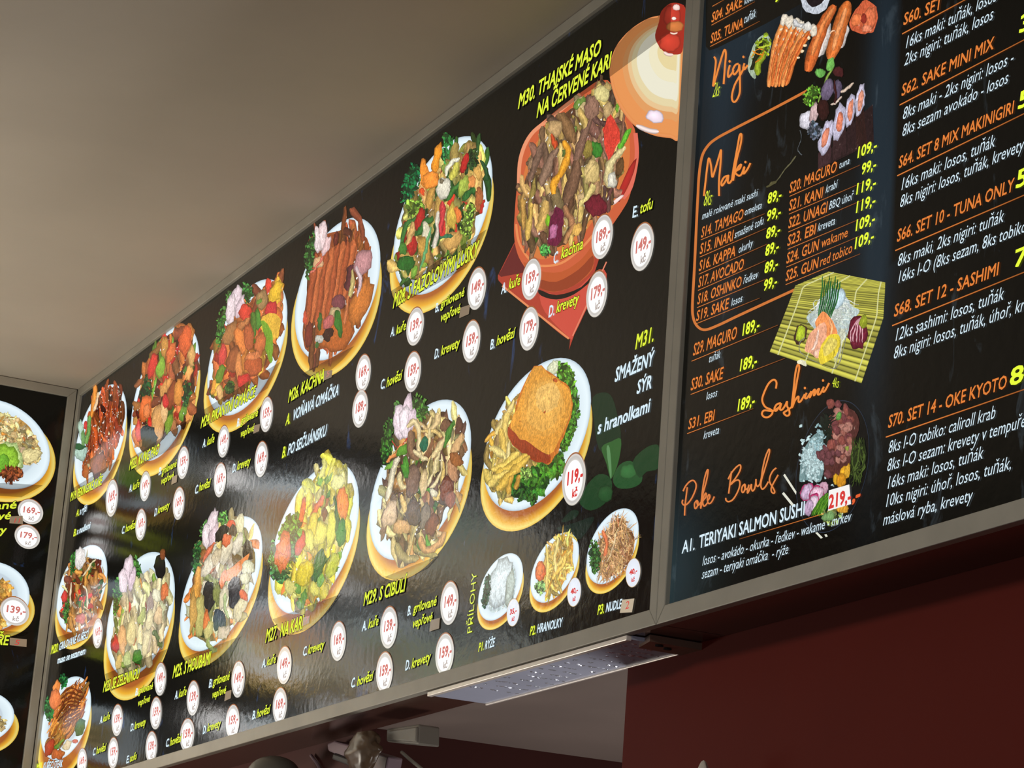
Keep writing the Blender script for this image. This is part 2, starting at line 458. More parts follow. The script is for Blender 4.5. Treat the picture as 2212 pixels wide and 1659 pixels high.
# ================================================================== setting
ceil_v, ceil_f = box_vf(-7.6, 4.0, -4.5, 6.0, ZT, ZT + 0.12)
tag(mesh_obj('ceiling', ceil_v, ceil_f, M_CEIL), kind='structure')
fl_v, fl_f = box_vf(-7.6, 4.0, -4.5, 6.0, -0.1, 0.0)
tag(mesh_obj('floor', fl_v, fl_f, M_FLOOR), kind='structure')
YW = D + DEPTH + 0.002                                # wall plane behind the boxes
XJ = -3.303                                           # edge of the serving opening
XI = -4.30                                            # inner wall met by the inner ceiling
tag(box('wall_right', XJ, 4.0, YW, YW + 0.16, 0.0, ZT, M_RED), kind='structure')
tag(box('wall_upper', XL - 0.3, XJ, YW, YW + 0.16, ZB + 0.02, ZT, M_RED), kind='structure')
tag(box('wall_front', -6.6, XI, YW, YW + 0.16, 0.0, ZB + 0.02, M_DARKRED), kind='structure')
tag(box('wall_inner', XI - 0.15, XI, YW + 0.16, 4.5, 0.0, ZB + 0.03, M_DARKRED), kind='structure')
tag(box('wall_back', XI - 0.15, 4.0, 4.5, 4.65, 0.0, ZB + 0.03, M_DARKRED), kind='structure')
tag(box('wall_left', XL - 0.35, XL - DEPTH - 0.002, -0.6, YW + 0.16, 0.0, ZT, M_RED), kind='structure')
tag(box('trim_1', XI, XJ, YW, 4.5, ZB + 0.012, ZB + 0.05, M_INNER), kind='structure')   # ceiling of the room behind the opening

# ================================================================== light boxes
RW = 0.021                                            # frame rail width
def lightbox(name, label, x0, x1, rails=(1, 1, 1, 1)):
    root = empty(name, ((x0 + x1) / 2, D + DEPTH, ZB), label, 'menu board', 'lit menu boards around the counter')
    def add(o, lab=None):
        reparent(o, root)
        if lab: o['label'] = lab
        return o
    add(box('housing', x0 + .0015, x1 - .0015, D + 0.012, D + DEPTH, ZB + 0.0005, ZT - 0.004, M_HOUSE))
    z0, z1 = ZB, ZT - 0.001
    def rail(pts, wy0=D, wy1=D + 0.014):
        v = [(x, wy0, z) for x, z in pts] + [(x, wy1, z) for x, z in pts]
        f = [(3, 2, 1, 0), (4, 5, 6, 7)] + [(i, (i + 1) % 4, 4 + (i + 1) % 4, 4 + i) for i in range(4)]
        o = mesh_obj('frame_rail', v, f, M_FRAME); b = o.modifiers.new('bevel', 'BEVEL'); b.width = 0.0012; b.segments = 2
        add(o)
    g = 0.0004
    rail([(x0 + g, z0), (x1 - g, z0), (x1 - RW, z0 + RW + .002), (x0 + RW, z0 + RW + .002)])
    rail([(x0 + g, z1), (x0 + RW, z1 - RW + .002), (x1 - RW, z1 - RW + .002), (x1 - g, z1)])
    rail([(x0 + g, z0 + g), (x0 + RW, z0 + RW + .002), (x0 + RW, z1 - RW + .002), (x0 + g, z1 - g)])
    rail([(x1 - g, z0 + g), (x1 - g, z1 - g), (x1 - RW, z1 - RW + .002), (x1 - RW, z0 + RW + .002)])
    return root
boxA = lightbox('menu_lightbox', 'long lit board of oval dish photos with yellow names, wall hung in the middle', XL, XS)
boxB = lightbox('menu_lightbox', 'lit black sushi board with orange headings, mounted over the red wall on the right', XS, XS + 1.55)
rootL = empty('menu_lightbox', (XL - DEPTH, 0.9, ZB), 'lit board cut off by the left picture edge, set square to the long dish board', 'menu board', 'lit menu boards around the counter')
yL0, yL1 = 0.25, D - 0.001
def addL(o): reparent(o, rootL); return o
addL(box('housing', XL - DEPTH, XL - 0.012, yL0, yL1, ZB + .0005, ZT - .004, M_HOUSE))
def railL(pts):
    v = [(XL, y, z) for y, z in pts] + [(XL - 0.014, y, z) for y, z in pts]
    f = [(0, 1, 2, 3), (7, 6, 5, 4)] + [(4 + i, 4 + (i + 1) % 4, (i + 1) % 4, i) for i in range(4)]
    o = mesh_obj('frame_rail', v, f, M_FRAME); b = o.modifiers.new('bevel', 'BEVEL'); b.width = 0.0012; b.segments = 2
    addL(o)
z0, z1 = ZB, ZT - .001
railL([(yL0, z0), (yL1, z0), (yL1 - RW, z0 + RW), (yL0 + RW, z0 + RW)])
railL([(yL0, z1), (yL0 + RW, z1 - RW), (yL1 - RW, z1 - RW), (yL1, z1)])
railL([(yL0, z0), (yL0 + RW, z0 + RW), (yL0 + RW, z1 - RW), (yL0, z1)])
railL([(yL1, z0), (yL1, z1), (yL1 - RW, z1 - RW), (yL1 - RW, z0 + RW)])

def sheet(panel, u0, u1, v0, v1, mat, colf, parent, n=60, name='print_film'):
    V, Fc, Cc = [], [], []
    for j in range(n + 1):
        for i in range(n + 1):
            u = u0 + (u1 - u0) * i / n; v = v0 + (v1 - v0) * j / n
            V.append(panel.world(u, v, 0)); Cc.append(colf(u, v))
    for j in range(n):
        for i in range(n):
            a = j * (n + 1) + i; Fc.append((a, a + 1, a + n + 2, a + n + 1))
    o = mesh_obj(name, V, Fc, mat, None, Cc); reparent(o, parent); return o
K0 = lin((10, 9, 6))
def g2(u, v, px, py, rx, ry, P=PA):
    cu, cv = P.uv(px, py); return math.exp(-((u - cu) / rx) ** 2 - ((v - cv) / ry) ** 2)
def colA(u, v):
    c = list(K0)
    return c
def colB(u, v):
    b = lin((26, 40, 50)); k = 0
    for px, py, rx, ry, s in ((1560, 120, .07, .16, .9), (1640, 60, .10, .06, .7), (1905, 250, .035, .33, 1.0), (1560, 330, .05, .08, .4),
                              (1800, 560, .10, .10, .25), (1440, 1240, .09, .10, .75), (1570, 640, .04, .04, .5), (1900, 420, .03, .14, .6)):
        k += s * g2(u, v, px, py, rx, ry)
    k = min(k, 1); 
    if u > PA.uv(1925, 400)[0] and v > 2.6: k *= .0
    g = lin((44, 62, 58)); q = .8 * g2(u, v, 1440, 1260, .14, .10)
    return [K0[i] * (1 - k) + b[i] * k + g[i] * q * .4 for i in range(3)]
sheet(PA, XL + .016, XS - .016, ZB + .016, ZT - .016, M_BGA, colA, boxA)
sheet(PA, XS + .016, XS + 1.534, ZB + .016, ZT - .016, M_BGB, colB, boxB, 110)
sheet(PL, yL0 + .016, yL1 - .016, ZB + .016, ZT - .016, M_BGA, colA, rootL)

# ================================================================== printed dishes
GR, DG, LG = (52, 118, 48), (22, 62, 30), (140, 178, 62)
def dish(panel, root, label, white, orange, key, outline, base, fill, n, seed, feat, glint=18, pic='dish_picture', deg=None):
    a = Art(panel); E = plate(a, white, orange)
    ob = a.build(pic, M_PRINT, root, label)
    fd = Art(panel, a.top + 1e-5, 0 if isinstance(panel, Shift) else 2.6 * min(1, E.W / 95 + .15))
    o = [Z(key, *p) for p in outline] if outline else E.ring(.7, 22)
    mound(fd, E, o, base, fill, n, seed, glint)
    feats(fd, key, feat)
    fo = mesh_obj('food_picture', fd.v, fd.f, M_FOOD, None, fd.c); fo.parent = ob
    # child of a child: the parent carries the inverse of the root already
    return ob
S = 's'; B_ = 'b'
TAN, CRM, BRN, CHK = (206, 164, 92), (222, 206, 160), (112, 62, 36), (214, 182, 120)
dish(PA, boxA, 'green bean stir fry with carrot and broccoli', (850, 294, 1064, 637, 380), (842, 330, 1067, 679, 415), 'f',
     [(285, 650), (440, 480), (560, 300), (640, 190), (760, 180), (850, 170), (900, 290), (890, 640), (825, 700), (820, 840), (740, 900), (640, 990), (540, 1060), (430, 1110), (350, 1190), (200, 1110), (230, 940), (265, 800)],
     (74, 66, 28), [(S, 3, TAN, .5, .16, 70, 40), (S, 2, (56, 104, 44), .6, .09, 95, 35), (S, 1.5, (222, 206, 110), .4, .14, 60, 50), ('b', 1, (196, 52, 40), .28, .14, 80, 40), ('b', 1, (150, 176, 70), .25, .2, 0, 90)], 170, 1,
     [('f', 620, 85, 42, 55, 0, (48, 140, 62), 60), ('f', 322, 430, 62, 180, 18, (16, 112, 58), 120), ('f', 360, 620, 75, 65, 0, (136, 178, 62), 60), ('f', 590, 200, 35, 55, 0, (60, 150, 80), 30),
      ('f', 815, 240, 50, 95, 10, (52, 84, 40), 80), ('b', 530, 240, 34, 125, 14, (250, 158, 44)), ('b', 428, 340, 34, 110, -4, (248, 150, 52)), ('b', 480, 400, 66, 70, 0, (252, 152, 58)), ('b', 422, 495, 24, 34, 0, (226, 84, 40)),
      ('s', [(600, 360), (650, 270), (710, 230)], 34, (238, 234, 208)), ('s', [(640, 400), (680, 330), (690, 260)], 50, (216, 208, 90)), ('b', 752, 268, 28, 88, 18, (184, 40, 36)), ('s', [(880, 240), (920, 330), (940, 405)], 26, (40, 84, 48)),
      ('b', 862, 340, 34, 60, -10, (222, 172, 90)), ('b', 800, 420, 46, 50, 0, (232, 150, 80)), ('b', 585, 462, 56, 92, 4, (232, 226, 204)), ('b', 575, 400, 20, 22, 0, (120, 108, 84)),
      ('s', [(470, 640), (480, 540), (510, 470)], 60, (202, 152, 74)), ('s', [(610, 560), (680, 470), (735, 420)], 44, (66, 124, 54)), ('s', [(735, 560), (800, 500), (840, 470)], 52, (50, 108, 48)), ('b', 868, 560, 32, 90, 4, (176, 102, 56)),
      ('b', 745, 450, 36, 90, 20, (172, 190, 78)), ('s', [(580, 560), (575, 690), (560, 820)], 46, (206, 64, 66)), ('b', 655, 690, 40, 110, 0, (214, 180, 76)), ('b', 700, 670, 24, 70, -6, (238, 130, 62)), ('f', 780, 730, 52, 150, 8, (150, 190, 74), 80),
      ('s', [(385, 690), (290, 760), (240, 960)], 36, (60, 116, 52)), ('b', 400, 720, 40, 90, 18, (178, 40, 34)), ('s', [(500, 690), (430, 760), (370, 850)], 42, (56, 112, 50)), ('b', 448, 830, 38, 92, 4, (226, 218, 188)), ('s', [(540, 640), (535, 800), (515, 950)], 30, (226, 216, 196)),
      ('b', 335, 920, 36, 90, -4, (172, 40, 34)), ('s', [(350, 720), (330, 820), (300, 920)], 40, (222, 176, 108)), ('b', 262, 950, 34, 60, 10, (70, 128, 50)), ('b', 285, 1065, 80, 55, -8, (40, 104, 36)), ('b', 660, 880, 90, 60, -50, (214, 166, 92)), ('b', 605, 850, 60, 26, -10, (60, 120, 84)),
      ('b', 430, 960, 50, 120, -14, (196, 150, 70)), ('s', [(490, 780), (440, 960), (400, 1130)], 22, (104, 172, 110)), ('b', 350, 1140, 22, 50, 20, (124, 170, 60))])
dish(PA, boxA, 'sliced roast duck on sauce', (637, 470, 822, 779, 560), (629, 500, 825, 817, 600), 'c',
     [(1000, -60), (1120, -200), (1380, -230), (1470, -60), (1440, 240), (1360, 470), (1250, 600), (1130, 690), (1010, 740), (950, 700), (940, 560), (985, 300)],
     (150, 74, 36), [(S, 2, (176, 92, 50), .7, .12, 84, 14), (S, 1, (110, 50, 44), .3, .1, 60, 50)], 70, 2,
     [('b', 1200, 560, 150, 180, 25, (190, 100, 40)), ('b', 1400, 350, 80, 200, 20, (206, 120, 50))] +
     [('s', [(1390 - 42 * i, -150 + 6 * i * i * .3), (1345 - 42 * i, 60 + 16 * i), (1300 - 42 * i, 300 + 34 * i)], 60, ((196, 104, 58) if i % 2 else (172, 84, 46))) for i in range(1, 9)] +
     [('b', 990, 600, 36, 110, 6, (120, 50, 36)), ('b', 958, 460, 16, 70, 0, (204, 84, 56)), ('s', [(1330, 40), (1310, 180), (1290, 260)], 60, (96, 44, 50)), ('b', 1420, 30, 70, 110, 20, (196, 140, 142)), ('s', [(1370, 60), (1400, 180), (1370, 300)], 30, (214, 186, 190)),
      ('s', [(1340, 90), (1330, 200), (1310, 310)], 34, (196, 176, 110)), ('b', 1225, 340, 55, 60, 30, (128, 68, 74)), ('b', 1190, 420, 50, 44, 0, (190, 164, 120)), ('b', 1225, 510, 30, 110, -8, (58, 116, 40)), ('b', 1075, 490, 14, 70, 0, (66, 100, 44)),
      ('b', 1140, 500, 40, 66, 20, (190, 100, 96)), ('b', 1135, 600, 40, 56, 20, (58, 28, 22)), ('b', 1070, 630, 34, 30, 0, (196, 196, 186)), ('b', 1055, 680, 18, 28, 10, (70, 110, 50)), ('s', [(1310, 300), (1290, 420), (1270, 520)], 22, (206, 120, 70)),
      ('f', 1000, -40, 40, 200, 8, (58, 112, 48), 110), ('b', 1095, -190, 34, 120, 8, (240, 214, 214)), ('b', 1055, -160, 26, 110, -4, (246, 226, 226)), ('b', 1130, -110, 30, 90, 20, (236, 200, 200)), ('b', 1060, 30, 40, 50, 40, (222, 176, 130)), ('s', [(1000, 110), (1050, 60), (1110, -30)], 20, (226, 120, 100))])
dish(PA, boxA, 'pork and peppers in red sauce with a radish flower', (448, 603, 621, 898, 675), (440, 640, 622, 936, 710), 'c',
     [(320, 560), (400, 420), (520, 340), (600, 240), (700, 210), (770, 190), (770, 300), (740, 460), (750, 600), (700, 680), (690, 800), (620, 900), (540, 940), (430, 1010), (330, 1090), (260, 1120), (210, 1080), (240, 900), (235, 760), (270, 660)],
     (150, 76, 36), [(S, 3, (200, 112, 56), .5, .17, 75, 40), (S, 1, (228, 170, 60), .4, .18, 80, 30), ('b', 1, (206, 60, 44), .25, .14, 70, 40), ('b', .7, (96, 134, 44), .25, .14, 60, 60), ('b', 1.5, (170, 92, 50), .3, .2, 20, 90)], 150, 3,
     [('f', 288, 540, 36, 160, 8, (66, 126, 48), 110), ('f', 490, 260, 50, 80, -25, (58, 118, 48), 80), ('f', 350, 310, 20, 50, 10, (80, 140, 60), 20), ('b', 405, 330, 44, 130, 12, (238, 216, 222)), ('b', 365, 400, 40, 120, 4, (244, 224, 228)), ('b', 440, 380, 30, 100, 16, (232, 206, 214)), ('l', [(320, 520), (345, 545), (380, 500)], 7, (210, 40, 50)),
      ('b', 720, 270, 42, 100, 22, (238, 190, 52)), ('b', 610, 320, 50, 80, 8, (170, 132, 84)), ('b', 590, 330, 24, 18, -20, (110, 150, 60)), ('b', 685, 400, 48, 66, 14, (206, 56, 56)), ('b', 480, 420, 50, 72, 10, (220, 70, 52)), ('n', [(600, 500), (720, 430), (760, 520), (720, 640), (640, 640)], (242, 190, 66)),
      ('s', [(540, 420), (550, 520), (540, 620)], 46, (84, 120, 44)), ('b', 585, 480, 26, 90, 0, (84, 140, 52)), ('n', [(610, 490), (690, 570), (700, 760), (680, 830), (640, 700)], (120, 164, 44)), ('s', [(400, 660), (440, 560), (510, 460)], 60, (190, 120, 70)), ('b', 360, 590, 44, 100, 22, (178, 120, 70)),
      ('b', 440, 640, 44, 110, -16, (236, 136, 66)), ('b', 510, 620, 40, 120, -4, (186, 96, 54)), ('b', 600, 680, 46, 90, 6, (202, 110, 60)), ('b', 300, 770, 32, 90, 12, (214, 74, 66)), ('b', 380, 800, 50, 110, 10, (160, 90, 50)), ('b', 430, 860, 30, 130, 0, (224, 140, 78)), ('b', 550, 850, 80, 80, 0, (190, 92, 48)), ('b', 545, 780, 70, 30, -15, (222, 130, 76)),
      ('b', 282, 915, 36, 76, 14, (112, 142, 46)), ('b', 470, 960, 60, 40, -20, (206, 54, 46)), ('f', 360, 1020, 34, 60, 6, (60, 98, 36), 50), ('b', 230, 1020, 24, 60, 4, (238, 164, 66)), ('b', 280, 1060, 30, 60, 0, (230, 180, 110))])
dish(PA, boxA, 'chicken pieces in dark sauce with a carrot rose', (283, 702, 431, 996, 775), (279, 735, 433, 1030, 810), 'x',
     [(300, 850), (320, 790), (345, 740), (385, 715), (410, 725), (424, 780), (418, 850), (405, 905), (380, 925), (352, 945), (330, 970), (305, 975), (292, 930), (295, 890)],
     (70, 34, 20), [(S, 3, (206, 116, 60), .5, .18, 60, 45), ('b', 1.2, (200, 52, 40), .3, .15, 60, 50), ('b', 1.2, (120, 160, 56), .3, .16, 70, 50), ('b', 1.5, (220, 150, 80), .34, .2, 40, 80), ('b', 1, (92, 42, 24), .3, .2, 0, 90)], 130, 4,
     [('f', 313, 860, 12, 50, 6, (22, 74, 34), 80), ('b', 402, 735, 13, 34, 4, (222, 100, 52)), ('b', 330, 790, 8, 30, 10, (214, 60, 50)), ('b', 348, 795, 9, 22, 10, (140, 180, 62)), ('b', 370, 765, 9, 26, 14, (226, 116, 60)), ('b', 372, 855, 11, 32, 10, (150, 72, 36)), ('b', 386, 850, 10, 30, 6, (224, 144, 62)),
      ('b', 315, 880, 14, 30, 4, (238, 118, 56)), ('b', 318, 890, 8, 17, 4, (244, 140, 80)), ('b', 299, 930, 7, 26, 4, (226, 84, 70)), ('b', 342, 915, 14, 42, 4, (228, 170, 104)), ('b', 355, 890, 8, 30, -4, (236, 190, 130)), ('b', 366, 915, 8, 24, 16, (128, 156, 52)), ('f', 405, 850, 9, 30, 6, (30, 92, 40), 40), ('b', 415, 770, 8, 26, 0, (222, 170, 100)), ('b', 358, 868, 6, 16, 0, (214, 54, 52)), ('b', 322, 945, 18, 26, 0, (34, 34, 24))])
dish(PA, boxA, 'dark glazed sliced chicken with cucumber', (161, 830, 274, 1060, 890), (158, 855, 275, 1091, 915), 'a',
     [(760, 360), (830, 260), (880, 220), (960, 230), (975, 420), (950, 560), (900, 720), (860, 830), (790, 880), (720, 900), (665, 930), (680, 800), (700, 560), (730, 430)],
     (88, 34, 18), [(S, 3, (178, 80, 40), .55, .14, 82, 20), (S, 2, (206, 96, 44), .5, .12, 80, 25), ('b', 1, (70, 26, 18), .3, .12, 80, 30), (S, .5, (206, 186, 150), .25, .06, 60, 60)], 140, 5,
     [('s', [(765, 190), (755, 300), (725, 450)], 34, (240, 150, 60)), ('s', [(790, 240), (770, 330), (745, 400)], 24, (250, 214, 170)), ('b', 650, 560, 26, 80, -10, (176, 206, 186)), ('b', 665, 620, 18, 70, 0, (110, 158, 90)), ('s', [(715, 440), (705, 560), (690, 660)], 32, (120, 164, 84)), ('b', 645, 730, 52, 60, 0, (176, 206, 190)), ('b', 640, 680, 45, 24, 16, (30, 90, 50)), ('b', 680, 510, 14, 36, 8, (206, 56, 50)), ('b', 790, 820, 70, 90, 0, (150, 84, 60)), ('b', 685, 880, 26, 60, 4, (170, 78, 40))], 40)
dish(PA, boxA, 'grilled chicken strips with sesame and sprouts', (122, 1177, 232, 1366, 1232), (119, 1200, 233, 1403, 1262), 'b',
     [(560, 60), (660, 10), (760, 60), (800, 130), (790, 300), (740, 430), (690, 500), (600, 570), (520, 560), (490, 440), (500, 280)],
     (110, 60, 26), [(S, 3, (196, 134, 66), .5, .14, 75, 40), ('b', 1, (200, 48, 38), .22, .14, 70, 40), ('b', 1.4, (70, 112, 44), .25, .14, 60, 60), (S, 1.2, (226, 206, 160), .5, .06, 60, 60), (S, 1, (120, 58, 34), .4, .15, 60, 50)], 130, 6,
     [('f', 570, 60, 26, 90, 8, (60, 124, 52), 60), ('f', 520, 440, 20, 90, 6, (62, 116, 46), 50), ('b', 628, 20, 42, 90, 6, (236, 230, 226)), ('b', 503, 325, 20, 45, 8, (206, 50, 44)), ('s', [(750, 20), (700, 90), (650, 160)], 14, (232, 214, 170)), ('s', [(650, 230), (680, 280), (690, 400)], 16, (238, 224, 190)), ('s', [(560, 210), (558, 300), (560, 390)], 14, (236, 214, 180)), ('b', 630, 490, 40, 40, 0, (196, 96, 90))])
dish(PA, boxA, 'grilled steak slices with carrot flower', (88, 1461, 197, 1642, 1515), (82, 1485, 198, 1690, 1542), 'b',
     [(480, 1080), (560, 1020), (640, 1030), (668, 1120), (650, 1240), (600, 1330), (540, 1420), (450, 1480), (390, 1500), (370, 1450), (400, 1330), (410, 1250)],
     (190, 110, 44), [(S, 3, (222, 142, 60), .5, .14, -35, 10), (S, 2, (140, 70, 28), .5, .05, -35, 10)], 90, 7,
     [('f', 495, 980, 26, 55, 0, (40, 124, 60), 50), ('f', 385, 1200, 34, 100, 0, (34, 118, 52), 90), ('b', 445, 1030, 24, 64, 4, (238, 142, 70)), ('b', 435, 1120, 42, 80, 6, (234, 130, 74))] +
     [('s', [(480 + 2 * i, 1080 + 34 * i), (560, 1040 + 32 * i), (650 - 3 * i, 1080 + 22 * i)], 15, (120, 58, 24)) for i in range(9)] +
     [('b', 630, 1340, 40, 70, 16, (70, 104, 56)), ('s', [(390, 1560), (440, 1500), (500, 1440)], 28, (96, 136, 50)), ('b', 390, 1500, 40, 70, 16, (176, 66, 36)), ('b', 460, 1550, 50, 40, 0, (190, 100, 50)), ('b', 530, 1480, 30, 50, 30, (222, 206, 170)), ('b', 590, 1450, 24, 22, 0, (206, 96, 76))])
dish(PA, boxA, 'pale vegetables with a radish flower and black olive', (230, 1192, 378, 1462, 1275), (224, 1225, 378, 1513, 1310), 'b',
     [(940, 330), (1000, 220), (1090, 170), (1200, 160), (1240, 260), (1330, 190), (1300, 400), (1280, 520), (1240, 680), (1150, 800), (1090, 850), (960, 870), (890, 780), (900, 600)],
     (150, 120, 66), [(S, 4, (226, 206, 156), .55, .17, 82, 25), ('b', 1.5, (236, 224, 190), .4, .2, 80, 30), (S, 1, (226, 150, 90), .4, .13, 80, 30), (S, .8, (140, 160, 74), .35, .12, 80, 40), ('b', .6, (196, 56, 48), .25, .12, 80, 30)], 150, 8,
     [('f', 920, 320, 34, 150, 8, (70, 126, 52), 90), ('f', 1070, 100, 36, 80, 0, (70, 134, 56), 60), ('b', 1000, 120, 44, 130, 8, (240, 218, 226)), ('b', 965, 200, 34, 100, -2, (246, 226, 232)), ('b', 1035, 180, 26, 90, 14, (236, 210, 220)), ('b', 1250, 90, 40, 95, 0, (24, 20, 18)), ('b', 1268, 0, 24, 40, 0, (134, 72, 40)), ('b', 1225, 310, 36, 50, 0, (238, 232, 200)), ('b', 1290, 280, 30, 80, 10, (232, 130, 76)),
      ('b', 1240, 470, 34, 76, 8, (228, 196, 150)), ('b', 1170, 500, 28, 90, 8, (236, 220, 170)), ('b', 1110, 470, 26, 70, 16, (184, 190, 110)), ('b', 912, 690, 28, 70, 4, (196, 40, 40)), ('b', 960, 660, 32, 120, 0, (234, 180, 120)), ('b', 1030, 600, 38, 120, 6, (232, 214, 150)), ('b', 1075, 790, 34, 60, 0, (70, 130, 46)), ('b', 1000, 820, 30, 60, -6, (196, 206, 140)), ('b', 1140, 680, 24, 120, 10, (232, 216, 168)), ('b', 930, 830, 26, 60, 10, (230, 196, 120))])
dish(PA, boxA, 'mushrooms and vegetables with black wood ear', (389, 1115, 567, 1407, 1182), (386, 1145, 568, 1441, 1212), 'd',
     [(130, 760), (230, 660), (330, 540), (430, 500), (480, 620), (540, 730), (550, 900), (490, 1080), (500, 1130), (440, 1300), (350, 1380), (250, 1490), (150, 1490), (60, 1430), (40, 1250), (60, 1080), (100, 900)],
     (120, 96, 56), [('b', 3, (222, 210, 176), .42, .16, 75, 35), (S, 2, (200, 180, 110), .5, .14, 85, 25), ('b', 1, (30, 24, 20), .3, .2, 60, 60), (S, 1, (230, 136, 70), .4, .15, 40, 60), (S, 1, (170, 178, 100), .45, .1, 80, 30)], 120, 9,
     [('f', 95, 840, 34, 150, 6, (54, 116, 50), 90), ('f', 305, 510, 36, 60, 0, (90, 156, 64), 50), ('f', 150, 600, 30, 80, 10, (96, 160, 80), 40), ('b', 215, 570, 44, 125, 10, (238, 218, 222)), ('b', 175, 660, 40, 110, 0, (246, 228, 230)), ('b', 235, 650, 34, 100, 18, (232, 206, 212)), ('s', [(150, 860), (200, 760), (240, 700)], 26, (226, 120, 84)),
      ('b', 290, 640, 44, 80, 30, (40, 34, 28)), ('b', 370, 565, 40, 34, 0, (226, 96, 54)), ('b', 380, 620, 34, 46, 0, (84, 66, 46)), ('b', 440, 560, 36, 80, 0, (232, 222, 174)), ('b', 500, 780, 44, 88, -4, (30, 24, 26)), ('b', 420, 720, 34, 96, 20, (222, 212, 190)), ('b', 330, 770, 46, 120, 18, (222, 210, 180)), ('b', 200, 880, 50, 120, 30, (224, 212, 184)), ('b', 250, 830, 36, 80, 20, (214, 196, 160)),
      ('b', 330, 690, 40, 50, 20, (232, 120, 76)), ('n', [(300, 960), (420, 870), (505, 800), (500, 870), (440, 940), (370, 1015)], (238, 140, 72)), ('b', 305, 1000, 26, 80, 14, (236, 130, 70)), ('b', 505, 910, 54, 62, 0, (228, 226, 190)), ('b', 480, 1000, 44, 46, 0, (222, 218, 176)), ('s', [(110, 900), (90, 1080), (70, 1240)], 60, (232, 166, 74)), ('b', 195, 1140, 48, 120, 0, (44, 38, 30)), ('b', 392, 1110, 48, 138, 4, (28, 20, 20)),
      ('b', 305, 1150, 34, 100, 12, (222, 210, 176)), ('s', [(320, 1100), (320, 1230), (350, 1310)], 20, (184, 200, 140)), ('b', 255, 1120, 26, 110, 0, (134, 138, 72)), ('b', 440, 1230, 44, 110, 20, (222, 208, 160)), ('b', 470, 1130, 34, 40, 0, (232, 116, 66)), ('b', 120, 1290, 40, 180, 2, (196, 184, 108)), ('b', 66, 1270, 26, 170, 4, (206, 160, 84)), ('b', 170, 1340, 26, 90, 0, (232, 124, 62)), ('b', 275, 1330, 56, 90, 0, (60, 70, 82)), ('b', 310, 1420, 44, 60, 20, (206, 186, 160)), ('b', 190, 1400, 34, 80, 10, (206, 190, 120))])
dish(PA, boxA, 'yellow curry chicken with peppers and carrot rose', (584, 999, 776, 1327, 1085), (579, 1035, 778, 1371, 1120), 'd',
     [(940, 330), (1080, 130), (1110, 60), (1140, 100), (1190, 30), (1200, 120), (1280, 220), (1330, 260), (1330, 420), (1300, 560), (1290, 680), (1230, 820), (1180, 960), (1110, 1080), (1040, 1160), (900, 1200), (800, 1110), (780, 1000), (850, 880), (880, 600)],
     (170, 138, 26), [(S, 5, (224, 208, 74), .5, .17, 78, 30), (S, 2, (236, 224, 130), .4, .15, 70, 40), ('b', 1, (232, 140, 50), .3, .13, 70, 40), ('b', 1, (112, 150, 44), .25, .16, 60, 60), (S, 2, (206, 186, 50), .45, .13, 85, 30)], 170, 10,
     [('s', [(1070, 200), (1110, 110), (1110, 50)], 44, (232, 226, 120)), ('s', [(1140, 180), (1170, 100), (1188, 22)], 34, (228, 218, 90)), ('b', 1215, 230, 50, 70, 10, (232, 226, 140)), ('b', 935, 470, 26, 120, 6, (222, 104, 50)), ('s', [(1110, 330), (1060, 420), (1000, 520)], 46, (232, 110, 48)), ('b', 1262, 400, 50, 130, 0, (244, 140, 56)), ('b', 1240, 630, 46, 110, 4, (58, 124, 36)), ('s', [(1185, 340), (1210, 460), (1205, 620)], 26, (70, 96, 36)),
      ('b', 1110, 480, 24, 50, 10, (120, 70, 26)), ('b', 1080, 640, 60, 100, 10, (226, 214, 90)), ('b', 1165, 600, 36, 150, 4, (232, 222, 84)), ('b', 1015, 580, 36, 120, 10, (226, 206, 70)), ('f', 840, 620, 86, 130, 20, (96, 150, 56), 120), ('f', 760, 940, 80, 80, 10, (66, 132, 62), 90), ('f', 850, 760, 60, 140, 6, (56, 112, 44), 90), ('f', 700, 800, 28, 120, 4, (80, 150, 70), 40),
      ('b', 782, 780, 66, 166, 8, (220, 100, 58)), ('b', 785, 760, 46, 110, 8, (236, 124, 72)), ('l', [(750, 700), (790, 680), (820, 720), (790, 800), (750, 790)], 5, (176, 60, 30)), ('l', [(735, 820), (780, 860), (830, 800)], 5, (176, 60, 30)), ('b', 925, 720, 36, 90, 18, (206, 70, 50)), ('b', 995, 690, 36, 90, -6, (222, 214, 96)), ('b', 1065, 900, 46, 140, 12, (40, 100, 40)), ('b', 1085, 1010, 24, 70, 14, (110, 164, 60)),
      ('b', 920, 1080, 60, 90, -30, (190, 190, 66)), ('b', 900, 1070, 22, 50, -10, (110, 156, 60)), ('b', 950, 1130, 26, 50, 10, (104, 150, 50)), ('b', 1040, 1080, 40, 60, -20, (214, 206, 90)), ('b', 1180, 880, 44, 110, 14, (190, 196, 60)), ('b', 840, 1060, 50, 60, 0, (222, 214, 120)), ('b', 960, 950, 70, 110, 20, (220, 198, 50))])
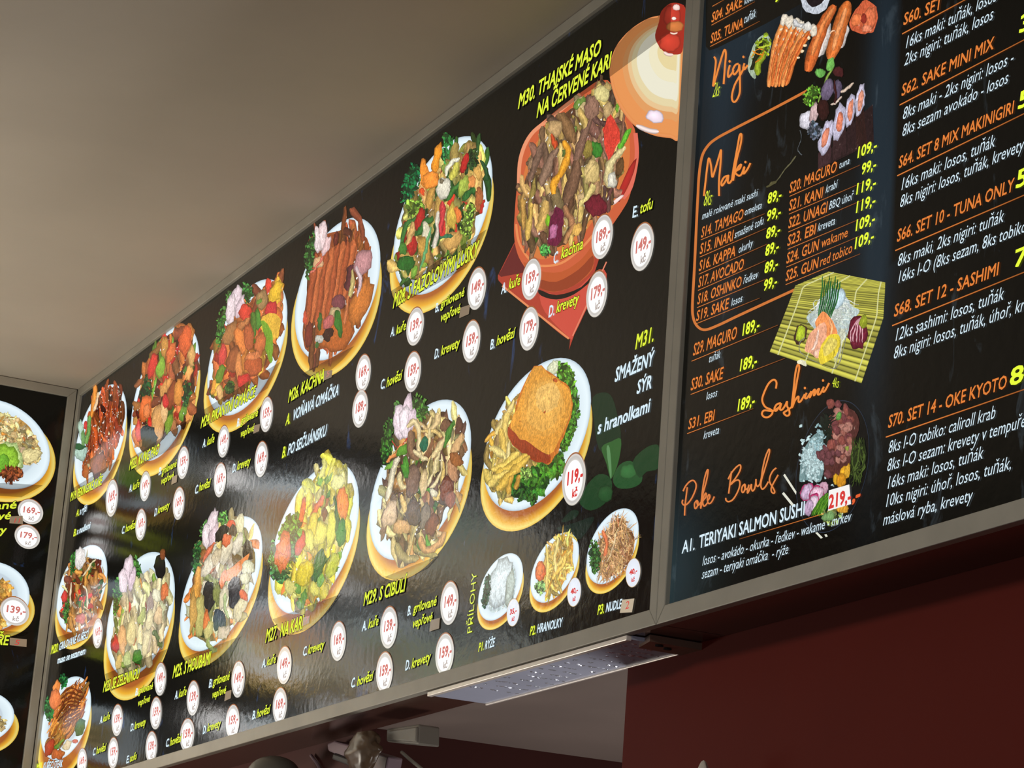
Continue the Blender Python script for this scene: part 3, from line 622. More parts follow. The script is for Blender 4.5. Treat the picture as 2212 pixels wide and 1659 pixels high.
dish(PA, boxA, 'beef with onion strips and a radish flower', (798, 863, 1018, 1210, 950), (792, 905, 1020, 1254, 1000), 'g',
     [(270, 900), (340, 800), (480, 760), (570, 690), (650, 770), (750, 870), (720, 960), (735, 1070), (700, 1180), (690, 1380), (600, 1470), (560, 1600), (480, 1760), (380, 1840), (250, 1840), (110, 1650), (80, 1540), (100, 1350), (150, 1180), (200, 1060)],
     (74, 48, 28), [(S, 4, (226, 200, 134), .6, .09, 75, 35), ('b', 3, (120, 88, 64), .4, .17, 80, 30), (S, 2, (186, 140, 80), .45, .13, 70, 40), (S, .8, (84, 140, 52), .3, .1, 80, 40)], 200, 11,
     [('f', 210, 680, 26, 60, 10, (84, 138, 62), 40), ('f', 140, 960, 48, 220, 5, (54, 112, 36), 130), ('f', 400, 670, 62, 110, -15, (70, 124, 46), 100), ('b', 300, 670, 36, 120, 6, (234, 210, 220)), ('b', 235, 790, 50, 150, -2, (240, 220, 228)), ('b', 285, 780, 54, 140, 4, (248, 232, 238)), ('b', 335, 760, 34, 110, 10, (236, 212, 222)), ('l', [(180, 930), (240, 990), (300, 900)], 7, (200, 50, 50)), ('s', [(140, 1095), (200, 1040), (260, 960)], 34, (236, 150, 84)),
      ('b', 265, 1010, 60, 36, -30, (96, 150, 50)), ('s', [(330, 860), (330, 1000), (380, 1090)], 62, (140, 106, 78)), ('s', [(300, 830), (360, 790), (390, 900), (390, 1020)], 40, (234, 212, 160)), ('s', [(550, 700), (520, 800), (460, 880)], 50, (226, 196, 140)), ('s', [(670, 760), (630, 850), (590, 980)], 40, (70, 128, 46)), ('b', 595, 810, 40, 50, 20, (120, 84, 60)), ('b', 700, 960, 34, 96, 28, (220, 176, 122)), ('s', [(400, 850), (520, 860), (560, 900)], 34, (222, 190, 120)),
      ('s', [(430, 1030), (470, 940), (480, 820)], 26, (228, 206, 150)), ('s', [(600, 880), (540, 1000), (500, 1060)], 44, (232, 206, 150)), ('b', 430, 960, 30, 60, 8, (40, 110, 80)), ('s', [(360, 1010), (420, 1070), (460, 1060)], 50, (230, 210, 160)), ('s', [(560, 1000), (520, 1150), (460, 1300)], 24, (236, 216, 160)), ('s', [(575, 1040), (560, 1200), (480, 1320)], 26, (232, 212, 160)), ('s', [(580, 1100), (580, 1260), (540, 1380), (500, 1400)], 34, (222, 190, 110)),
      ('b', 340, 1250, 60, 130, 6, (132, 104, 86)), ('b', 285, 1150, 34, 90, -4, (84, 150, 52)), ('b', 170, 1130, 60, 26, -30, (124, 176, 66)), ('s', [(230, 1060), (180, 1200), (130, 1420)], 46, (234, 222, 190)), ('s', [(240, 1180), (240, 1280), (280, 1310)], 40, (226, 206, 150)), ('b', 430, 1260, 34, 110, 8, (218, 190, 140)), ('b', 510, 1350, 36, 40, 0, (232, 222, 190)), ('b', 660, 1180, 40, 110, -6, (190, 140, 100)), ('b', 690, 1080, 44, 60, -40, (156, 96, 50)), ('b', 610, 1320, 60, 100, 10, (120, 60, 34)),
      ('b', 160, 1520, 60, 110, 20, (224, 190, 150)), ('b', 640, 1400, 40, 70, 10, (150, 90, 70)), ('b', 350, 1500, 60, 120, 0, (100, 74, 56)), ('b', 440, 1530, 40, 110, 8, (130, 110, 90)), ('s', [(250, 1370), (270, 1440), (280, 1500)], 44, (230, 190, 110)), ('b', 250, 1620, 70, 60, 0, (214, 166, 110)), ('s', [(400, 1700), (440, 1800), (540, 1760), (600, 1660)], 56, (204, 152, 96)), ('b', 500, 1600, 50, 90, 16, (130, 70, 40))])
dish(PA, boxA, 'fried cheese with french fries and lettuce', (1045, 773, 1277, 1104, 865), (1038, 815, 1280, 1148, 905), 'g',
     [(1140, 620), (1190, 560), (1210, 700), (1180, 1000), (1280, 1060), (1260, 1130), (1200, 1180), (1110, 1340), (1010, 1320), (950, 1280), (980, 1180), (950, 1010), (1030, 850)],
     (170, 120, 40), [(S, 4, (236, 200, 110), .5, .1, 75, 50), (S, 2, (214, 168, 70), .5, .1, 40, 50)], 50, 12,
     [('b', 1470, 350, 50, 60, 30, (222, 226, 190)), ('f', 1570, 480, 70, 190, -12, (96, 158, 46), 150), ('f', 1610, 700, 60, 200, 8, (80, 146, 44), 160), ('f', 1560, 900, 60, 160, 18, (80, 142, 40), 140), ('f', 1450, 1120, 110, 110, -30, (76, 138, 40), 200), ('f', 1270, 1270, 150, 120, 0, (66, 130, 38), 260), ('f', 1200, 1340, 90, 60, 0, (44, 96, 30), 90), ('f', 1300, 1400, 30, 50, 0, (60, 110, 36), 20),
      ('n', [(1340, 328), (1240, 450), (1150, 700), (1100, 850), (1140, 960), (1260, 1070), (1380, 1110), (1450, 1100), (1520, 960), (1590, 760), (1612, 580), (1560, 470), (1440, 390)], (206, 118, 40)),
      ('n', [(1340, 335), (1245, 455), (1165, 680), (1115, 800), (1180, 890), (1300, 980), (1420, 1045), (1470, 1010), (1540, 860), (1595, 700), (1605, 570), (1540, 470), (1430, 395)], (232, 160, 60)), ('g', 1385, 660, 175, 250, 14, (236, 168, 70)), ('g', 1395, 650, 140, 200, 14, (240, 178, 82)), ('g', 1420, 590, 95, 120, 20, (243, 192, 104)), ('n', [(1102, 820), (1095, 870), (1140, 960), (1260, 1070), (1380, 1115), (1440, 1095), (1440, 1050), (1320, 990), (1200, 905)], (160, 62, 26)),
      ('b', 1400, 700, 8, 16, 0, (170, 80, 30)), ('b', 1480, 450, 16, 12, 30, (190, 90, 36)), ('b', 1200, 770, 8, 10, 0, (160, 90, 40)),
      ('s', [(1150, 620), (1080, 740), (990, 890)], 44, (232, 206, 130)), ('s', [(1100, 700), (1070, 850), (1090, 1000)], 52, (234, 202, 110)), ('s', [(1040, 830), (1060, 950), (1070, 1060)], 56, (228, 190, 90)), ('s', [(950, 980), (1010, 1010), (1080, 1060)], 60, (232, 210, 130)), ('s', [(1110, 930), (1100, 1050), (1090, 1120)], 36, (242, 220, 150)), ('s', [(970, 1160), (1080, 1120), (1180, 1020)], 66, (240, 206, 100)), ('s', [(1010, 1190), (1130, 1130), (1250, 1045)], 60, (236, 196, 84)), ('s', [(945, 1290), (1010, 1220), (1120, 1170)], 50, (238, 208, 110)), ('s', [(1015, 1320), (1100, 1220), (1270, 1060)], 70, (230, 188, 80)), ('s', [(1100, 1350), (1110, 1280), (1140, 1210)], 44, (220, 170, 70)), ('s', [(1150, 1320), (1180, 1260), (1190, 1200)], 40, (200, 150, 60)), ('f', 1245, 1190, 50, 60, 0, (150, 190, 90), 60)], 6)
dish(PA, boxA, 'mound of boiled rice', (1033, 1195, 1130, 1341, 1235), (1031, 1212, 1132, 1361, 1252), 'h',
     [(1320, 320), (1345, 480), (1310, 640), (1200, 700), (1130, 680), (1140, 480), (1200, 350)], (196, 214, 216), [('b', 3, (222, 234, 236), .12, .05, 50, 90), ('b', 1, (190, 208, 206), .12, .05, 50, 90)], 160, 13,
     [('b', 1225, 480, 90, 210, 14, (212, 226, 230)), ('b', 1300, 520, 34, 150, 6, (176, 190, 182)), ('f', 1112, 540, 28, 140, 8, (34, 84, 60), 90)], 0)
dish(PA, boxA, 'small heap of french fries with tomato and salad', (1146, 1150, 1251, 1302, 1190), (1144, 1168, 1252, 1323, 1208), 'l',
     [(130, 20), (200, -60), (290, -70), (300, 60), (250, 240), (200, 330), (110, 350), (60, 260), (90, 130)], (214, 150, 50), [(S, 4, (244, 208, 110), .7, .11, 75, 35), (S, 2, (236, 186, 80), .7, .1, 100, 30)], 70, 14,
     [('b', 65, 190, 42, 76, 0, (226, 106, 52)), ('b', 60, 165, 26, 50, 0, (236, 130, 70)), ('f', 60, 310, 40, 54, 0, (130, 176, 100), 50), ('s', [(110, -10), (115, 140), (110, 330)], 22, (246, 216, 120)), ('s', [(120, 180), (200, 130), (290, 30)], 30, (248, 214, 112)), ('s', [(150, 250), (220, 150), (260, 60)], 26, (242, 200, 96)), ('s', [(200, -60), (170, 80), (180, 200)], 24, (250, 224, 140))], 4)
dish(PA, boxA, 'heap of fried noodles with parsley', (1267, 1098, 1380, 1262, 1143), (1265, 1115, 1381, 1283, 1160), 'l',
     [(520, -60), (600, -170), (670, -200), (740, -100), (765, -60), (750, 60), (700, 150), (640, 200), (540, 240), (500, 160), (500, 40)], (150, 100, 62), [(S, 5, (214, 166, 110), .5, .035, 70, 70), (S, 3, (232, 180, 130), .6, .035, 90, 60), (S, 1, (160, 110, 70), .4, .04, 60, 90)], 260, 15,
     [('f', 470, 80, 40, 130, -4, (64, 116, 50), 130), ('s', [(640, -120), (600, 20), (560, 120)], 10, (236, 206, 160)), ('s', [(530, -120), (560, -20), (540, 80)], 26, (232, 130, 84)), ('l', [(643, -195), (650, -150)], 3, (200, 90, 50)), ('l', [(585, -180), (582, -130)], 4, (226, 206, 160))], 4)
# dishes on the board at the left
dish(PL, rootL, 'fried rice with lime and meat', (-108, 862, 108, 1057, 985), (-122, 884, 120, 1085, 1000), 'a',
     [(-250, 520), (-100, 420), (20, 420), (150, 460), (260, 560), (290, 620), (320, 700), (310, 790), (200, 810), (0, 830), (-300, 800)], (196, 150, 80), [('b', 5, (226, 196, 134), .16, .09, 20, 60), ('b', 2, (240, 220, 160), .16, .09, 0, 90), ('b', .5, (236, 150, 70), .1, .08, 0, 90)], 320, 16,
     [('b', 240, 750, 90, 50, -6, (226, 210, 150)), ('b', 40, 790, 135, 150, 20, (206, 232, 150)), ('b', 30, 800, 116, 130, 20, (150, 200, 60)), ('b', 10, 810, 60, 80, 20, (110, 170, 50)), ('f', 90, 900, 84, 70, 0, (140, 74, 40), 120)], 10)
dish(PL, rootL, 'fried chicken breast', (-120, 1212, 64, 1365, 1287), (-128, 1232, 75, 1379, 1318), 'b',
     [(-200, 200), (0, 190), (60, 230), (90, 300), (70, 450), (40, 530), (-60, 550), (-240, 500)], (206, 140, 60), [('b', 5, (228, 166, 76), .3, .14, 30, 40), ('b', 2, (240, 190, 100), .2, .1, 30, 60)], 90, 17, [], 4)
dish(PL, rootL, 'dish with pale sauce at the picture edge', (-150, 1490, 31, 1612, 1545), (-158, 1505, 41, 1634, 1570), 'b',
     [(-300, 1200), (-40, 1230), (10, 1280), (20, 1330), (0, 1350), (-200, 1400)], (190, 150, 90), [('b', 5, (222, 196, 130), .3, .14, 30, 60)], 60, 18, [], 4)
# invented dishes out of view on the left board, overbrightened for the mirror image
a = Art(Shift(0, 0, .001))
a.gain = 5.0
for lu, lv, rx, ry, c in ((870, -3020, 26, 60, (60, 130, 50)), (560, -2700, 30, 70, (90, 140, 40)), (860, -2440, 24, 70, (80, 120, 40)), (560, -3080, 26, 50, (50, 120, 50)), (1180, -2700, 18, 60, (70, 130, 50)), (560, -2380, 30, 50, (200, 120, 40))):
    a.blob(lu, lv, rx, ry, 10, c, .2, 16)
a.build('leaf_picture', M_PRINT, rootL)  # invented blobs out of view, overbright to tint the reflection
mixes = [[(S, 3, (206, 150, 80), .5, .15, 50, 90), ('b', 2, (84, 140, 50), .3, .2, 0, 90)], [('b', 3, (214, 120, 60), .3, .2, 0, 90), (S, 2, (226, 200, 120), .5, .12, 0, 90)], [('b', 3, (120, 70, 40), .35, .2, 0, 90), ('b', 2, (96, 150, 60), .3, .18, 0, 90)]]
mi = 0
for gv in (3.02, 2.72, 2.42):
    for gu in (1.02, 0.72, 0.42):
        sp = Shift(gu, gv, 0.001)
        mi += 1
        dish(sp, rootL, None, (-115, -100, 115, 100, 0), (-122, -85, 122, 122, 20), 'x', None, (150, 100, 50), mixes[mi % 3], 40, 40 + mi, [], 0)
# ---- thai bowl picture with lid (right end of the long board)
a = Art(PA)
feats(a, 'j', [('n', [(95, 620), (120, 560), (240, 320), (500, -200), (1150, -500), (1185, -420), (1160, -330), (700, 1090), (670, 1115), (600, 1080), (360, 880), (130, 680)], (176, 62, 44)),
               ('p', [(240, 330), (440, 450), (440, 560), (120, 620), (98, 600), (125, 560)], (104, 34, 34)), ('n', [(440, 740), (650, 770), (900, 560), (960, 640), (830, 820), (700, 1085), (660, 1100), (470, 900)], (206, 78, 62)),
               ('n', [(420, 720), (560, 765), (760, 700), (880, 560), (850, 640), (700, 760), (560, 800), (440, 770)], (22, 12, 10)),
               ('l', [(130, 690), (380, 890), (660, 1112)], 16, (230, 140, 90)), ('l', [(690, 1090), (800, 850), (960, 500)], 10, (226, 130, 100))])
tray = a.build('tray_picture', M_PRINT, boxA, 'red square tray under the bowl')
a = Art(PA, a.top + 1e-5)
# bowl: outer body, rim, inside
body = [Z('i', *p) for p in [(160, 1250), (250, 1060), (400, 920), (640, 740), (860, 640), (1040, 960), (1080, 1060), (1085, 1250), (1040, 1540), (960, 1700)]] + [Z('j', *p) for p in [(860, 420), (840, 560), (700, 690), (540, 740), (420, 700), (350, 600), (260, 460), (225, 300), (230, 100), (245, -80)]]
a.ngon(body, (206, 96, 58), smooth=4)
a.ngon([Z('j', *p) for p in [(300, 500), (420, 570), (600, 580), (760, 480), (850, 380), (850, 560), (700, 690), (540, 740), (420, 700), (340, 590)]], (190, 88, 44), smooth=3)
a.ngon([Z('j', *p) for p in [(420, 640), (560, 660), (740, 560), (850, 450), (840, 560), (700, 690), (540, 738), (420, 700)]], (150, 62, 32), smooth=3)
inner = [Z('i', *p) for p in [(240, 1230), (350, 1060), (520, 900), (700, 760), (880, 690), (1000, 960), (1030, 1080), (1030, 1300), (960, 1540), (860, 1700)]] + [Z('j', *p) for p in [(860, 170), (760, 300), (600, 420), (460, 480), (360, 440), (280, 330), (262, 150), (270, -60)]]
a.ngon(inner, (214, 122, 62), smooth=4)
a.line([Z('i', *p) for p in [(150, 1500), (165, 1260), (250, 1070), (420, 930), (640, 750)]], 8, (236, 150, 110))
a.line([Z('i', *p) for p in [(1080, 1060), (1090, 1250), (1045, 1480), (980, 1580)]], 9, (226, 110, 90))
a.line([Z('j', *p) for p in [(240, 200), (262, 340), (330, 460), (420, 530), (600, 510), (760, 390), (850, 290)]], 5, (232, 140, 84))
a.blob(*Z('i', 1010, 1440), 8, 50, 24, (176, 40, 36)); a.blob(*Z('i', 940, 1590), 4, 18, 50, (250, 220, 214))
bowl = a.build('bowl_picture', M_PRINT, boxA, 'terracotta bowl of beef and vegetables')
fd = Art(PA, a.top + 1e-5, 2.8)
E = Disc(1140, 150, 1365, 560, 260)
fo_out = [Z('i', *p) for p in [(260, 1280), (370, 1080), (520, 910), (700, 770), (870, 680), (960, 900), (990, 1050), (960, 1240), (930, 1500), (820, 1700)]] + [Z('j', *p) for p in [(760, 220), (660, 330), (580, 370), (400, 360), (330, 350), (290, 180), (290, -60)]]
mound(fd, E, fo_out, (92, 60, 40), [(S, 4, (146, 106, 80), .45, .11, 75, 35), (S, 2, (206, 170, 100), .4, .11, 75, 40), ('b', 1, (190, 160, 110), .3, .18, 60, 60), ('b', .6, (96, 130, 50), .2, .1, 60, 60)], 190, 21, 30)
feats(fd, 'i', [('b', 740, 860, 60, 110, 10, (150, 112, 92)), ('s', [(480, 900), (540, 1010), (590, 1140)], 90, (136, 100, 64)), ('b', 820, 750, 60, 60, -35, (222, 208, 140)), ('b', 450, 1030, 60, 66, 10, (196, 160, 110)), ('b', 860, 880, 40, 70, 0, (190, 160, 110)), ('s', [(410, 1080), (440, 1140), (440, 1190)], 26, (206, 80, 40)),
                ('s', [(600, 1300), (660, 1120), (730, 960)], 56, (132, 98, 80)), ('s', [(510, 1110), (545, 1230), (500, 1360), (430, 1460), (430, 1550)], 52, (240, 166, 48)), ('s', [(340, 1150), (290, 1300), (240, 1440)], 52, (128, 98, 80)), ('s', [(460, 1180), (390, 1300), (330, 1480)], 62, (150, 118, 96)), ('s', [(620, 1280), (590, 1440), (530, 1620)], 90, (122, 88, 66)),
                ('n', [(890, 905), (840, 970), (830, 1080), (860, 1240), (880, 1260), (950, 1130), (950, 1040)], (222, 68, 52)), ('s', [(1045, 1020), (1000, 1090), (960, 1190)], 44, (100, 180, 50)), ('b', 775, 1190, 44, 60, 0, (60, 130, 44)), ('b', 930, 850, 18, 40, 0, (110, 160, 50)), ('s', [(1000, 1180), (900, 1280), (860, 1400), (890, 1500)], 56, (226, 208, 150)), ('b', 900, 1440, 36, 70, 0, (220, 214, 196)), ('b', 730, 1380, 60, 100, 10, (214, 186, 120)), ('s', [(760, 1290), (720, 1310), (680, 1400)], 50, (226, 196, 130)), ('b', 705, 1190, 40, 66, 10, (150, 130, 60)), ('s', [(640, 1640), (700, 1560), (760, 1470)], 46, (228, 206, 130)), ('b', 960, 1330, 30, 70, 14, (100, 70, 40))])
feats(fd, 'j', [('s', [(480, 20), (460, 150), (420, 250)], 80, (210, 170, 96)), ('s', [(380, 30), (350, 160), (330, 330)], 44, (220, 180, 90)), ('s', [(300, 0), (300, 120), (300, 240)], 40, (196, 150, 76)), ('b', 500, 180, 30, 45, 0, (130, 190, 40)), ('n', [(540, 110), (570, 70), (620, 120), (610, 240), (580, 360), (500, 360), (500, 240)], (110, 26, 60)), ('b', 545, 260, 30, 70, 14, (190, 110, 150)), ('b', 880, 60, 90, 90, 0, (116, 28, 44)), ('s', [(620, 60), (680, 160), (680, 230)], 56, (176, 124, 84)), ('s', [(720, 200), (660, 290), (620, 350)], 46, (196, 140, 90)), ('f', 472, 410, 40, 50, 0, (90, 176, 80), 50), ('b', 730, 250, 40, 60, 24, (226, 176, 90))])
fo = mesh_obj('food_picture', fd.v, fd.f, M_FOOD, None, fd.c); fo.parent = bowl
# lid: ringed cone seen from the side, cut by the frame at the right
a = Art(PA, fd.top + 1e-5)
def lidpts(t):
    base = [(1480, 60), (1290, 120), (1180, 150), (1040, 240), (930, 370), (880, 520), (885, 650), (930, 800), (1010, 930), (1100, 1020), (1230, 1080), (1360, 1100), (1430, 1095), (1452, 700)]
    cx, cy = 1400, 360
    return [Z('i', cx + (x - cx) * t, cy + (y - cy) * t) for x, y in base]
for t, c, c2 in ((1.0, (206, 112, 62), (232, 150, 90)), (.965, (222, 134, 70), (232, 150, 86)), (.80, (226, 158, 98), (226, 158, 98)), (.72, (230, 190, 138), (232, 196, 146)), (.665, (226, 208, 160), (230, 214, 168)), (.585, (232, 226, 198), (236, 232, 210)), (.40, (232, 224, 186), (238, 230, 196)), (.27, (226, 206, 150), (232, 214, 160))):
    P_ = catmull(lidpts(t), 4, False)
    a.rings([P_, [(x + (Z('i', 1400, 380)[0] - x) * .02, y + (Z('i', 1400, 380)[1] - y) * .02) for x, y in P_]], [lin([(u + v) / 2 for u, v in zip(c, c2)]), lin(c2)], Z('i', 1400, 380), lin(c2))
feats(a, 'i', [('n', [(1270, 180), (1290, 90), (1360, 30), (1430, 28), (1482, 70), (1475, 240), (1458, 410), (1400, 436), (1320, 420), (1260, 350), (1240, 280)], (170, 46, 32)), ('b', 1375, 130, 70, 90, 0, (196, 60, 44)), ('b', 1400, 215, 70, 44, 0, (206, 120, 62)), ('b', 1360, 340, 90, 76, 0, (206, 64, 46)), ('b', 1410, 60, 30, 26, 0, (246, 214, 206)), ('b', 1390, 148, 18, 14, 0, (250, 236, 226)),
               ('s', [(1310, 415), (1340, 435), (1385, 438)], 26, (246, 216, 206)), ('s', [(1360, 262), (1390, 270), (1420, 262)], 14, (250, 220, 200)), ('b', 1240, 930, 74, 50, 14, (244, 226, 240)), ('s', [(1090, 1000), (1190, 1040), (1270, 1050)], 40, (240, 220, 216))])
lid = a.build('lid_picture', M_PRINT, boxA, 'ringed orange and cream pot lid with a red knob')
# dark title bands printed across the plates
def band(panel, root, pts, off=0.00106, mat=None, label=None, name='title_band'):
    V = [panel.world(*panel.uv(*p), off) for p in pts]
    o = mesh_obj(name, V, [tuple(range(len(V)))], mat or M_BAND); reparent(o, root)
    if label: o['label'] = label
    return o
for key, pts in (('f', [(165, 1290), (930, 795), (875, 925), (770, 1100), (215, 1405), (170, 1340)]), ('c', [(150, 1200), (765, 815), (660, 1030), (200, 1310), (160, 1260)]),
                 ('c', [(930, 915), (1350, 690), (1260, 800), (1170, 880), (1000, 950), (960, 940)]), ('a', [(1035, 780), (1520, 460), (1440, 660), (1200, 790), (1080, 880), (1050, 850)]),
                 ('a', [(590, 1010), (955, 780), (890, 940), (620, 1090), (600, 1060)]), ('b', [(440, 640), (740, 545), (690, 640), (480, 710), (455, 690)]),
                 ('b', [(825, 925), (1310, 730), (1230, 900), (870, 1060), (840, 1000)]), ('x', [(389, 1424), (519, 1375), (495, 1425), (410, 1458), (398, 1446)]),
                 ('d', [(700, 1320), (1240, 1120), (1150, 1250), (1000, 1390), (850, 1445), (760, 1400)]), ('h', [(300, 430), (730, 260), (640, 360), (480, 440), (380, 455)]),
                 ('i', [(350, 980), (900, 600), (1360, 262), (1372, 30), (1300, 60), (1260, 140), (1180, 150), (1040, 240), (930, 370), (870, 540), (560, 760)])):
    band(PA, boxA, [Z(key, *p) for p in pts])
band(PL, rootL, [Z('a', *p) for p in [(-200, 990), (40, 970), (340, 990), (250, 1040), (170, 1085), (-200, 1060)]])
band(PL, rootL, [Z('b', *p) for p in [(-200, 560), (60, 590), (230, 600), (190, 625), (90, 640), (-200, 620)]])

# ---- price stickers
def slope_at(px, py): return (2239 - py) / (-1679 - px)
def sticker(panel, root, key, x0, y0, x1, y1, price, plain=False, sl=None, kc=True):
    (X0, Y0), (X1, Y1) = Z(key, x0, y0), Z(key, x1, y1)
    cx, cy = (X0 + X1) / 2, (Y0 + Y1) / 2
    s_ = slope_at(cx, cy) if sl is None else sl
    E = Disc(X0, Y0, X1, Y1, cy + s_ * (X1 - X0) / 2)
    a = Art(panel, 0.00110)
    if plain:
        a.rings([E.ring(1, 40), E.ring(.97, 40), E.ring(.93, 40)], [lin((60, 40, 20)), lin((226, 196, 150)), lin((228, 234, 244))], E(0, 0), lin((232, 238, 248), 1.1))
    else:
        n = 40
        def tc(c0, c1):       # warm thin crescent along the top, pale below
            return [tuple(c0[j] * t + c1[j] * (1 - t) for j in range(3)) for t in [clamp(-math.sin(2 * math.pi * i / n) * 1.6 - .2) for i in range(n)]]
        o1 = tc(lin((168, 104, 58)), lin((206, 200, 188)))
        a.rings([E.ring(1, n), E.ring(.955, n), E.ring(.93, n, 0, .01), E.ring(.86, n, 0, .02), E.ring(.78, n, -.02, .05), E.ring(.73, n, -.03, .05)],
                [o1, tc(lin((150, 84, 44)), lin((220, 214, 204))), lin((222, 218, 212)), lin((196, 192, 188)), lin((210, 206, 200)), lin((250, 250, 248), 1.2 if panel is PA else 2.2)], E(-.03, .05), lin((255, 255, 253), 1.3 if panel is PA else 2.6))
    o = a.build('price_sticker', M_PRINT, root)
    def row(t, q, h, mat, wd, x0=-.5):
        h_px = h * E.h * 2; p0 = E(x0, q); p1 = E(x0 + wd, q)
        to = text(panel, o, t, p0, p1, h_px, mat, shear=.0, bold=.035, off=0.00118, name='price_text')
    hh = (Y1 - Y0)
    if plain:
        row(price + ',-', .08, .17, T_RR, 1.0, -.48); row('kč', .6, .13, T_RR, .4, -.2)
    else:
        m_ = T_RR if price == '119' else T_R
        row(price + ',-', .14, .23, m_, 1.26, -.55)
        if kc: row('kč', .68, .15, T_G if price != '119' else T_RR, .42, -.15)
    return o
for key, x0, y0, x1, y1, pr in (('f', 778, 1090, 928, 1437, '149'), ('x', 879, 662, 917, 747, '139'), ('g', 275, 213, 408, 543, '159'), ('x', 1000, 690, 1039, 783.5, '159'),
                                ('j', 288, 465, 443, 805, '159'), ('j', 845, 115, 1015, 480, '189'), ('j', 1157, 182, 1342, 575, '149'), ('j', 803, 565, 972, 943, '179'), ('j', 270, 850, 425, 1208, '179'),
                                ('h', 268, 658, 405, 1000, '139'), ('h', 235, 1020, 368, 1352, '159'), ('h', 747, 457, 892, 812, '149'), ('h', 707, 870, 855, 1212, '159'),
                                ('e', 980, 220, 1135, 630, '149'), ('e', 935, 658, 1087, 1050, '169'), ('x', 715, 1341, 748.5, 1428, '169'), ('e', 497, 378, 638, 773, '149'), ('e', 22, 585, 155, 963, '139'),
                                ('e', -50, 988, 103, 1345, '159'), ('e', 437, 838, 582, 1210, '159'), ('b', 1210, 830, 1300, 1095, '149'), ('b', 1175, 1100, 1265, 1358, '159'), ('b', 1140, 1368, 1230, 1622, '139'),
                                ('b', 875, 1157, 962, 1410, '139'), ('b', 845, 1415, 928, 1665, '159'), ('b', 727, 485, 805, 725, '169'), ('b', 605, 1500, 682, 1720, '169'), ('a', 845, 937, 943, 1240, '169'),
                                ('a', 1415, 675, 1508, 940, '159'), ('a', 1117, 872, 1202, 1117, '149'), ('a', 1380, 998, 1473, 1265, '169'), ('a', 1082, 1173, 1167, 1430, '169'), ('c', 600, 1090, 703, 1378, '159'),
                                ('c', 262, 1318, 355, 1580, '149'), ('x', 551, 952, 579.5, 1031, '169'), ('d', 232, 70, 330, 348, '169'), ('c', 1362, 752, 1483, 1060, '169'), ('c', 1335, 1035, 1460, 1342, '189'), ('k', 610, 725, 800, 1152, '119')):
    sticker(PA, boxA, key, x0, y0, x1, y1, pr)
for key, x0, y0, x1, y1, pr in (('h', 1275, 600, 1378, 825, '35'), ('l', 265, 232, 370, 455, '40'), ('l', 703, 88, 815, 310, '40')): sticker(PA, boxA, key, x0, y0, x1, y1, pr, True)
for key, x0, y0, x1, y1, pr in (('a', 140, 1095, 343, 1300, '169'), ('a', 115, 1298, 318, 1497, '179'), ('b', 0, 318, 228, 548, '139')): sticker(PL, rootL, key, x0, y0, x1, y1, pr, False, .14)
for gu, gv in ((.86, 2.87), (.86, 2.57), (.56, 2.87), (.56, 2.57), (1.16, 2.50), (1.16, 2.86), (.60, 3.15), (.9, 3.15), (1.18, 3.1)):
    sp = Shift(gu, gv, 0.001); sticker(sp, rootL, 'x', -31, -31, 31, 31, '139', False, 0.0)  # invented stickers out of view, overbright for the reflection

